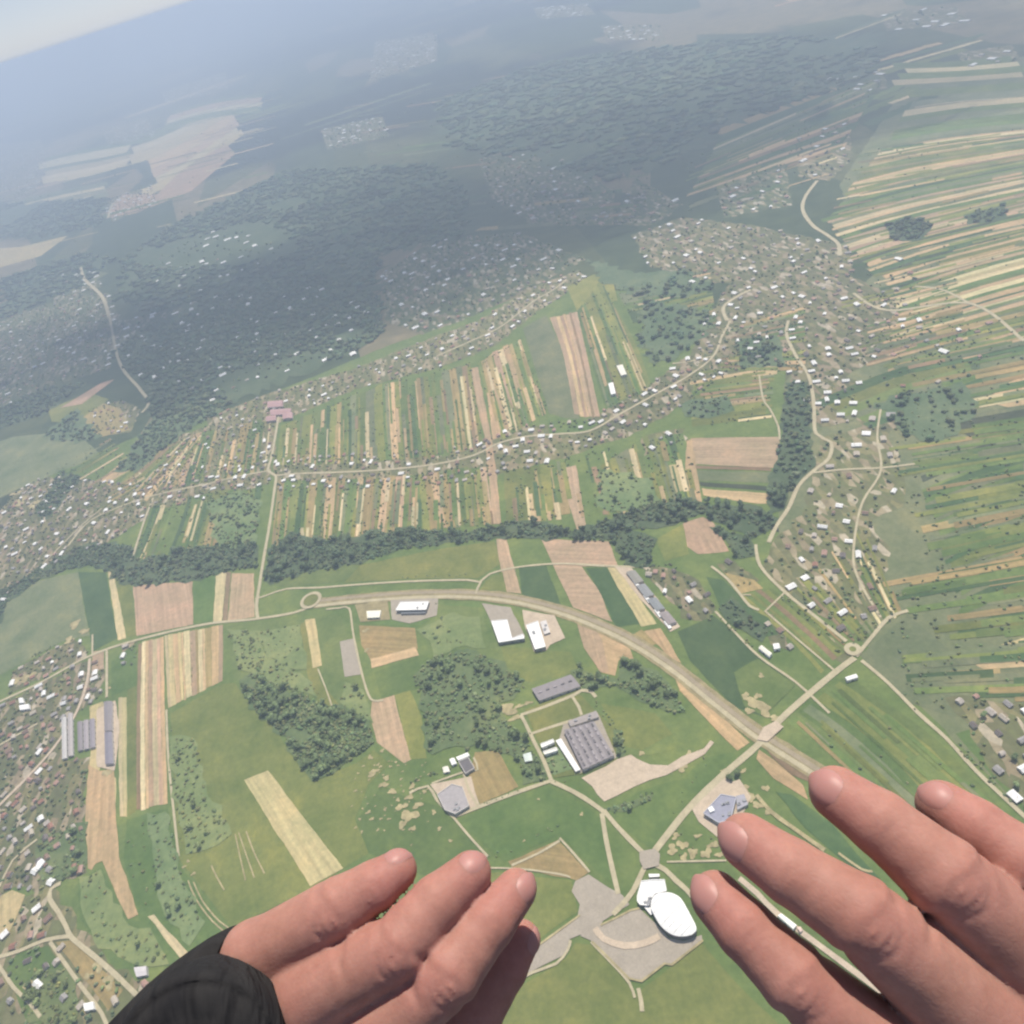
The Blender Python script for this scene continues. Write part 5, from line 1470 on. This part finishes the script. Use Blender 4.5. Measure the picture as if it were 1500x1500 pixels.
def build_hand(name, fingers, palm, thumb, h, label_side, parent, extra_creases):
    """fingers: list of chains [(px,py,D,r_px)...] MCP -> tip; palm: list of capsules"""
    def J(t): return C3(t[0], t[1], t[2])
    def R_(t): return t[3] / FPX * t[2]
    allp = []
    for ch in fingers + [thumb]:
        for t in ch: allp.append((J(t), R_(t)))
    for a, b in palm: allp += [(J(a), R_(a)), (J(b), R_(b))]
    lo = np.min([p - r for p, r in allp], 0) - 0.004; hi = np.max([p + r for p, r in allp], 0) + 0.004
    n = np.ceil((hi - lo) / h).astype(int) + 1
    ax = [lo[i] + np.arange(n[i]) * h for i in range(3)]
    G3 = np.stack(np.meshgrid(*ax, indexing='ij'), -1).astype(np.float32)
    pal = None
    for a, b in palm:
        d = cone(G3, J(a), J(b), R_(a), R_(b))
        pal = d if pal is None else smin(pal, d, 0.012)
    body = pal
    fu = None
    for ch in fingers + [thumb]:
        d = None
        for i in range(len(ch) - 1):
            e = cone(G3, J(ch[i]), J(ch[i + 1]), R_(ch[i]), R_(ch[i + 1]))
            d = e if d is None else smin(d, e, 0.0012)
        # pad under the tip and the knuckle swelling over the middle joint
        pj = J(ch[2]) if len(ch) > 3 else J(ch[1])
        d = smin(d, np.linalg.norm((G3 - J(ch[1]) - np.array([0, 0, .0010])), axis=-1) - R_(ch[1]) * .93, 0.002)
        fu = d if fu is None else smin(fu, d, 0.0009)
    body = smin(fu, pal, 0.0055)
    # skin folds over the joints (dorsal side)
    for ch in fingers:
        for jn, amp, spread in ((1, 0.0010, 0.0105), (2, 0.0006, 0.0065)):
            c = J(ch[jn]) + np.array([0, 0, 1.0]) * R_(ch[jn]) * 0.8
            a = J(ch[jn + 1]) - J(ch[jn - 1]); a = a / np.linalg.norm(a)
            q = G3 - c
            s = q @ a
            r2 = (q ** 2).sum(-1)
            wgt = np.exp(-r2 / spread ** 2)
            side = np.abs(np.cross(a, np.array([0, 0, 1.0])) @ q.reshape(-1, 3).T).reshape(s.shape)
            wv = sum(np.exp(-((s - o_ + side * bend) / 0.0008) ** 2) for o_, bend in ((-0.0042, -.35), (-0.0015, -.15), (0.0014, .12), (0.0042, .35)))
            body = body + amp * wgt * wv
    # tendons / web folds
    for a, b, r, amp in extra_creases:
        d = cone(G3, J(a), J(b), 0, 0)
        body = body + amp * np.exp(-(d / r) ** 2)
    V, Q = surface_nets(body.astype(np.float64), lo, h)
    # Laplacian smoothing
    for it in range(3):
        s = np.zeros_like(V); c = np.zeros(len(V))
        for k in range(4):
            a, b = Q[:, k], Q[:, (k + 1) % 4]
            np.add.at(s, a, V[b]); np.add.at(c, a, 1); np.add.at(s, b, V[a]); np.add.at(c, b, 1)
        V = V * 0.45 + 0.55 * s / np.maximum(c, 1)[:, None]
    # redness: knuckles, tips, folds
    red = np.zeros(len(V)); crease = np.zeros(len(V))
    for ch in fingers:
        for jn, am, sp in ((1, .55, .011), (2, .3, .008), (3, .75, .009), (0, .35, .014)):
            d = np.linalg.norm(V - J(ch[jn]) - np.array([0, 0, R_(ch[jn]) * .7]), axis=1)
            red += am * np.exp(-(d / sp) ** 2)
    red = np.clip(red * .8 + 0.0, 0, 1)
    Vw = W(V)
    c0 = Vw.mean(0)
    me = bpy.data.meshes.new(name)
    Vl = Vw - c0
    me.vertices.add(len(V)); me.vertices.foreach_set('co', Vl.ravel().astype(np.float32))
    me.loops.add(Q.size); me.loops.foreach_set('vertex_index', Q.ravel().astype(np.int32))
    me.polygons.add(len(Q)); me.polygons.foreach_set('loop_start', np.arange(0, Q.size, 4, dtype=np.int32))
    me.polygons.foreach_set('use_smooth', [True] * len(Q))
    at = me.attributes.new('red', 'FLOAT', 'POINT'); at.data.foreach_set('value', np.clip(red, 0, 1).astype(np.float32))
    me.update(calc_edges=True); me.validate()
    bm = bmesh.new(); bm.from_mesh(me); bmesh.ops.recalc_face_normals(bm, faces=bm.faces); bm.to_mesh(me); bm.free()
    me.materials.append(M_SKIN)
    o = bpy.data.objects.new(name, me); COL.objects.link(o); o.location = c0; o.parent = parent
    o['label'] = label_side
    return o, c0

def nail(parent, c0, tip, dip, D_dir, size, mat):
    """curved nail plate on the back of the fingertip; tip and dip are (px,py,D,r)"""
    T = C3(*tip[:3]); B = C3(*dip[:3]); r = tip[3] / FPX * tip[2]
    a = T - B; a /= np.linalg.norm(a)
    nd = np.array(D_dir, float); nd -= nd @ a * a; nd /= np.linalg.norm(nd)
    s = np.cross(a, nd)
    vs, fs = [], []
    nu, nv = 9, 9
    Lh, Wh = size
    for i in range(nu):
        u = -1 + 2 * i / (nu - 1)
        for j in range(nv):
            v = -1 + 2 * j / (nv - 1)
            wv = v * math.sqrt(max(0.0, 1 - 0.42 * u * u)) if u < 0 else v * math.sqrt(max(0, 1 - 0.5 * u ** 4))
            ang = wv * Wh / r
            lx = u * Lh + r * 0.30
            drop = 0 if lx < 0 else (r - math.sqrt(max(0, r * r - min(lx, r * .98) ** 2)))
            rr = r - drop * .9 + 0.00035 - 0.0005 * (abs(v) ** 4) - 0.0004 * (max(0, -u) ** 3)
            p = T + a * lx + nd * rr * math.cos(ang) + s * rr * math.sin(ang)
            vs.append(W(p) - c0)
    for i in range(nu - 1):
        for j in range(nv - 1):
            fs.append((i * nv + j, (i + 1) * nv + j, (i + 1) * nv + j + 1, i * nv + j + 1))
    o = mesh_obj('fingernail', vs, fs, mat, parent, smooth=True)
    return o

def skin_material():
    m, nt, b = mat_new('skin', 0.6, 0.25)
    tc = N(nt, 'ShaderNodeTexCoord').outputs['Object']
    n1 = noise(nt, tc, 38, 5, 0.7)
    n2 = noise(nt, tc, 320, 4, 0.65)
    base = ramp(nt, [(0.3, (0.31, 0.155, 0.115)), (0.7, (0.42, 0.232, 0.178))], n1)
    a = N(nt, 'ShaderNodeAttribute', attribute_name='red')
    c = mix(nt, 'MIX', a.outputs['Fac'], base, (0.40, 0.170, 0.150))
    c = mix(nt, 'MULTIPLY', 0.5, c, ramp(nt, [(0.3, (0.82, 0.78, 0.78)), (0.7, (1.1, 1.1, 1.1))], n2))
    nt.links.new(c, b.inputs['Base Color'])
    b.inputs['Subsurface Weight'].default_value = 0.5
    b.inputs['Subsurface Radius'].default_value = (1.0, 0.35, 0.2)
    b.inputs['Subsurface Scale'].default_value = 0.005
    v = N(nt, 'ShaderNodeTexVoronoi', feature='DISTANCE_TO_EDGE'); v.inputs['Scale'].default_value = 620; nt.links.new(tc, v.inputs['Vector'])
    ad = N(nt, 'ShaderNodeMath', operation='ADD'); nt.links.new(v.outputs['Distance'], ad.inputs[0]); nt.links.new(n2, ad.inputs[1])
    bp = N(nt, 'ShaderNodeBump'); bp.inputs['Strength'].default_value = 0.22; bp.inputs['Distance'].default_value = 0.0004
    nt.links.new(ad.outputs[0], bp.inputs['Height']); nt.links.new(bp.outputs[0], b.inputs['Normal'])
    return m
M_SKIN = skin_material()
M_NAIL, _nt, _b = mat_new('nail', 0.48, 0.4)
_b.inputs['Base Color'].default_value = (0.40, 0.20, 0.175, 1); _b.inputs['Subsurface Weight'].default_value = 0.2; _b.inputs['Subsurface Scale'].default_value = 0.002

person = empty('person', tuple(W(C3(800, 1500, .2))))
tag(person, 'bare hands of a skydiver held out palms down, left wrist in a black cuff', 'person')
pl = np.array(person.location)
hb = empty('hands_origin_tmp', (0, 0, 0)); bpy.data.objects.remove(hb)

# right hand: index, middle, ring, little (knuckle -> middle joint -> last joint -> tip)
RH = [
    [(1305, 1552, .172, 66), (1166, 1434, .176, 51), (1092, 1362, .183, 43), (1050, 1316, .190, 38)],
    [(1440, 1500, .172, 76), (1264, 1344, .172, 58), (1160, 1278, .180, 47), (1094, 1233, .188, 40)],
    [(1545, 1435, .174, 74), (1386, 1286, .174, 59), (1290, 1206, .182, 47), (1226, 1162, .190, 39)],
    [(1630, 1375, .178, 62), (1502, 1266, .180, 50), (1430, 1214, .187, 43), (1380, 1180, .193, 36)],
]
RPALM = [((1305, 1552, .176, 62), (1600, 1780, .19, 90)), ((1440, 1500, .176, 74), (1660, 1740, .19, 90)), ((1545, 1435, .178, 72), (1720, 1690, .19, 88)), ((1630, 1375, .182, 62), (1780, 1640, .19, 80)),
         ((1690, 1720, .19, 100), (1950, 2050, .17, 115))]
RTH = [(1560, 1760, .195, 80), (1330, 1720, .21, 66), (1180, 1650, .22, 54), (1110, 1600, .225, 46)]
rho, rc0 = build_hand('right_hand', RH, RPALM, RTH, 0.00085, 'right hand, fingers spread towards the upper left', None,
                      [((1310, 1475, .158, 1), (1345, 1500, .16, 1), 0.004, 0.0018), ((1440, 1412, .158, 1), (1500, 1440, .16, 1), 0.004, 0.0012)])
LH = [
    [(372, 1400, .222, 46), (490, 1333, .220, 43), (546, 1300, .221, 36), (582, 1275, .224, 29)],
    [(450, 1458, .216, 54), (582, 1388, .212, 46), (640, 1323, .218, 39), (689, 1279, .224, 31)],
    [(540, 1520, .214, 58), (655, 1425, .212, 48), (716, 1352, .219, 38), (756, 1304, .226, 30)],
    [(610, 1580, .226, 56), (690, 1486, .230, 44), (738, 1418, .236, 34), (764, 1376, .240, 27)],
]
LPALM = [((372, 1404, .225, 46), (300, 1560, .225, 74)), ((450, 1460, .220, 54), (320, 1600, .222, 80)), ((540, 1520, .218, 58), (340, 1640, .222, 80)), ((610, 1580, .226, 56), (380, 1680, .222, 76)),
         ((300, 1600, .222, 92), (130, 1850, .19, 110))]
LTH = [(450, 1690, .24, 66), (620, 1690, .255, 50), (740, 1620, .26, 40), (800, 1575, .262, 34)]
lho, lc0 = build_hand('left_hand', LH, LPALM, LTH, 0.00085, 'left hand, fingers pressed together pointing to the upper right', None, [])
for o in (rho, lho):
    o.parent = person
    o.location = Vector(o.location) - person.location
for fi, (D_dir, sz) in enumerate([((-.35, .1, 1), (.0052, .0052)), ((-.45, .05, 1), (.0054, .0056)), ((-.3, .25, 1), (.0052, .0054)), ((-.1, .4, 1), (.0045, .0045))]):
    nail(rho, rc0, RH[fi][3], RH[fi][2], D_dir, sz, M_NAIL)
for fi, (D_dir, sz) in enumerate([((-.2, .9, .25), (.0042, .0042)), ((.0, .8, .5), (.0045, .0046)), ((.45, .25, 1), (.0048, .0050)), ((.7, -.1, .8), (.0040, .0040))]):
    nail(lho, lc0, LH[fi][3], LH[fi][2], D_dir, sz, M_NAIL)

# black sleeve cuff on the left wrist
M_CLOTH, nt, b = mat_new('black_softshell', 0.85, 0.25)
tc = N(nt, 'ShaderNodeTexCoord').outputs['Object']
n1 = noise(nt, tc, 60, 5, 0.6)
nt.links.new(ramp(nt, [(0.3, (0.010, 0.010, 0.012)), (0.7, (0.026, 0.025, 0.025))], n1), b.inputs['Base Color'])
fo = noise(nt, mapping(nt, tc, (1, .35, 1)), 34, 3, 0.5, 1.6)
bp = N(nt, 'ShaderNodeBump'); bp.inputs['Strength'].default_value = 0.9; bp.inputs['Distance'].default_value = 0.009
nt.links.new(fo, bp.inputs['Height']); nt.links.new(bp.outputs[0], b.inputs['Normal'])
M_RUBBER, nt, b = mat_new('grey_black_strap', 0.45, 0.4)
b.inputs['Base Color'].default_value = (0.020, 0.020, 0.021, 1)

def loft(name, ringsd, mat, parent, origin, fold=0.0, nseg=64, tilt=0.0, lip=True):
    """rings: (cx, cy, D, hx, hy, depthscale): the half axis (hx, hy) in survey units across, a round section in depth"""
    vs, fs = [], []
    pts = []
    for k, (cx, cy, D, hx, hy, ds) in enumerate(ringsd):
        c = C3(cx, cy, D); e = C3(cx + hx, cy + hy, D) - c
        r = np.linalg.norm(e)
        z = np.array([0, 0, 1.0]) * r * ds + tilt * np.array([-.82, -.5, 0]) * r
        row = []
        for i in range(nseg):
            a = 2 * math.pi * i / nseg
            f = 1 + fold * (math.sin(3 * a + k * 1.3) * .5 + math.sin(7 * a + k * 2.1) * .3 + math.sin(k * 2.7) * .6)
            row.append(c + (e * math.cos(a) + z * math.sin(a)) * f)
        pts.append(row)
    # inner lip at the open end
    if lip:
        c = sum(pts[0]) / nseg
        pts.insert(0, [p * 0 + (c + (p - c) * 0.93) for p in pts[0]])
        c2 = sum(pts[2]) / nseg
        pts.insert(0, [c2 + (p - c2) * 0.86 for p in pts[2]])
    for row in pts: vs += [W(p) - origin for p in row]
    for k in range(len(pts) - 1):
        for i in range(nseg):
            j = (i + 1) % nseg
            fs.append((k * nseg + i, k * nseg + j, (k + 1) * nseg + j, (k + 1) * nseg + i))
    o = mesh_obj(name, vs, fs, mat, parent, smooth=True)
    bm = bmesh.new(); bm.from_mesh(o.data); bmesh.ops.recalc_face_normals(bm, faces=bm.faces); bm.to_mesh(o.data); bm.free()
    md = o.modifiers.new('sub', 'SUBSURF'); md.levels = 1; md.render_levels = 1
    return o
SL = [(386, 1434, .222, 48, 66, .72), (368, 1444, .222, 60, 70, .75), (340, 1468, .221, 76, 66, .8), (304, 1516, .216, 94, 70, .85), (270, 1575, .213, 108, 78, .95), (230, 1640, .208, 124, 90, 1), (190, 1730, .200, 136, 95, 1), (120, 1860, .19, 150, 100, 1)]
loft('sleeve', SL, M_CLOTH, person, pl, fold=0.018, tilt=0.55)
RSL = [(1840, 1890, .176, 110, -85, 1), (1880, 1950, .174, 125, -95, 1), (1980, 2100, .168, 140, -105, 1), (2100, 2280, .16, 150, -110, 1)]
loft('sleeve', RSL, M_CLOTH, person, pl, fold=0.02)
# round wrist altimeter in a black housing
def disc(name, cpx, cpy, D, rpx, nrm, th, mat, parent, prof):
    c = C3(cpx, cpy, D); n_ = np.array(nrm, float); n_ /= np.linalg.norm(n_)
    u = np.cross(n_, [0, 1, 0.0]); u /= np.linalg.norm(u); v = np.cross(n_, u)
    r = rpx / FPX * D
    vs, fs = [], []
    for (s, z) in prof:
        vs += [W(c + (u * math.cos(a) + v * math.sin(a)) * r * s + n_ * th * z) - pl for a in [2 * math.pi * i / 40 for i in range(40)]]
    for k in range(len(prof) - 1):
        fs += [(k * 40 + i, k * 40 + (i + 1) % 40, (k + 1) * 40 + (i + 1) % 40, (k + 1) * 40 + i) for i in range(40)]
    fs.append(tuple((len(prof) - 1) * 40 + i for i in range(40)))
    return mesh_obj(name, vs, fs, mat, parent, smooth=False)
M_FACE, nt, b = mat_new('dial_face', 0.35, 0.5); b.inputs['Base Color'].default_value = (0.62, 0.63, 0.60, 1)
case = disc('altimeter_pouch', 284, 1570, .196, 130, (.10, .18, 1), .012, M_CLOTH, person, [(.92, -1.6), (1.0, -.9), (1.0, -.45), (.985, -.25), (.93, -.08), (.90, -.10), (.86, .02), (.78, .12), (.66, .20), (.58, .22), (.52, .30), (.47, .28), (.45, .15)])
case.data.polygons.foreach_set('use_smooth', [True] * len(case.data.polygons))
for v in case.data.vertices:
    a = math.atan2(v.co.y, v.co.x)
    f = 1 + 0.02 * math.sin(5 * a + 1) + 0.012 * math.sin(11 * a)
    v.co = Vector((v.co.x, v.co.y, v.co.z))
disc('dial_face', 284, 1570, .196, 62, (.10, .18, 1), .012, M_FACE, case, [(1.02, .12), (0.99, .2)])
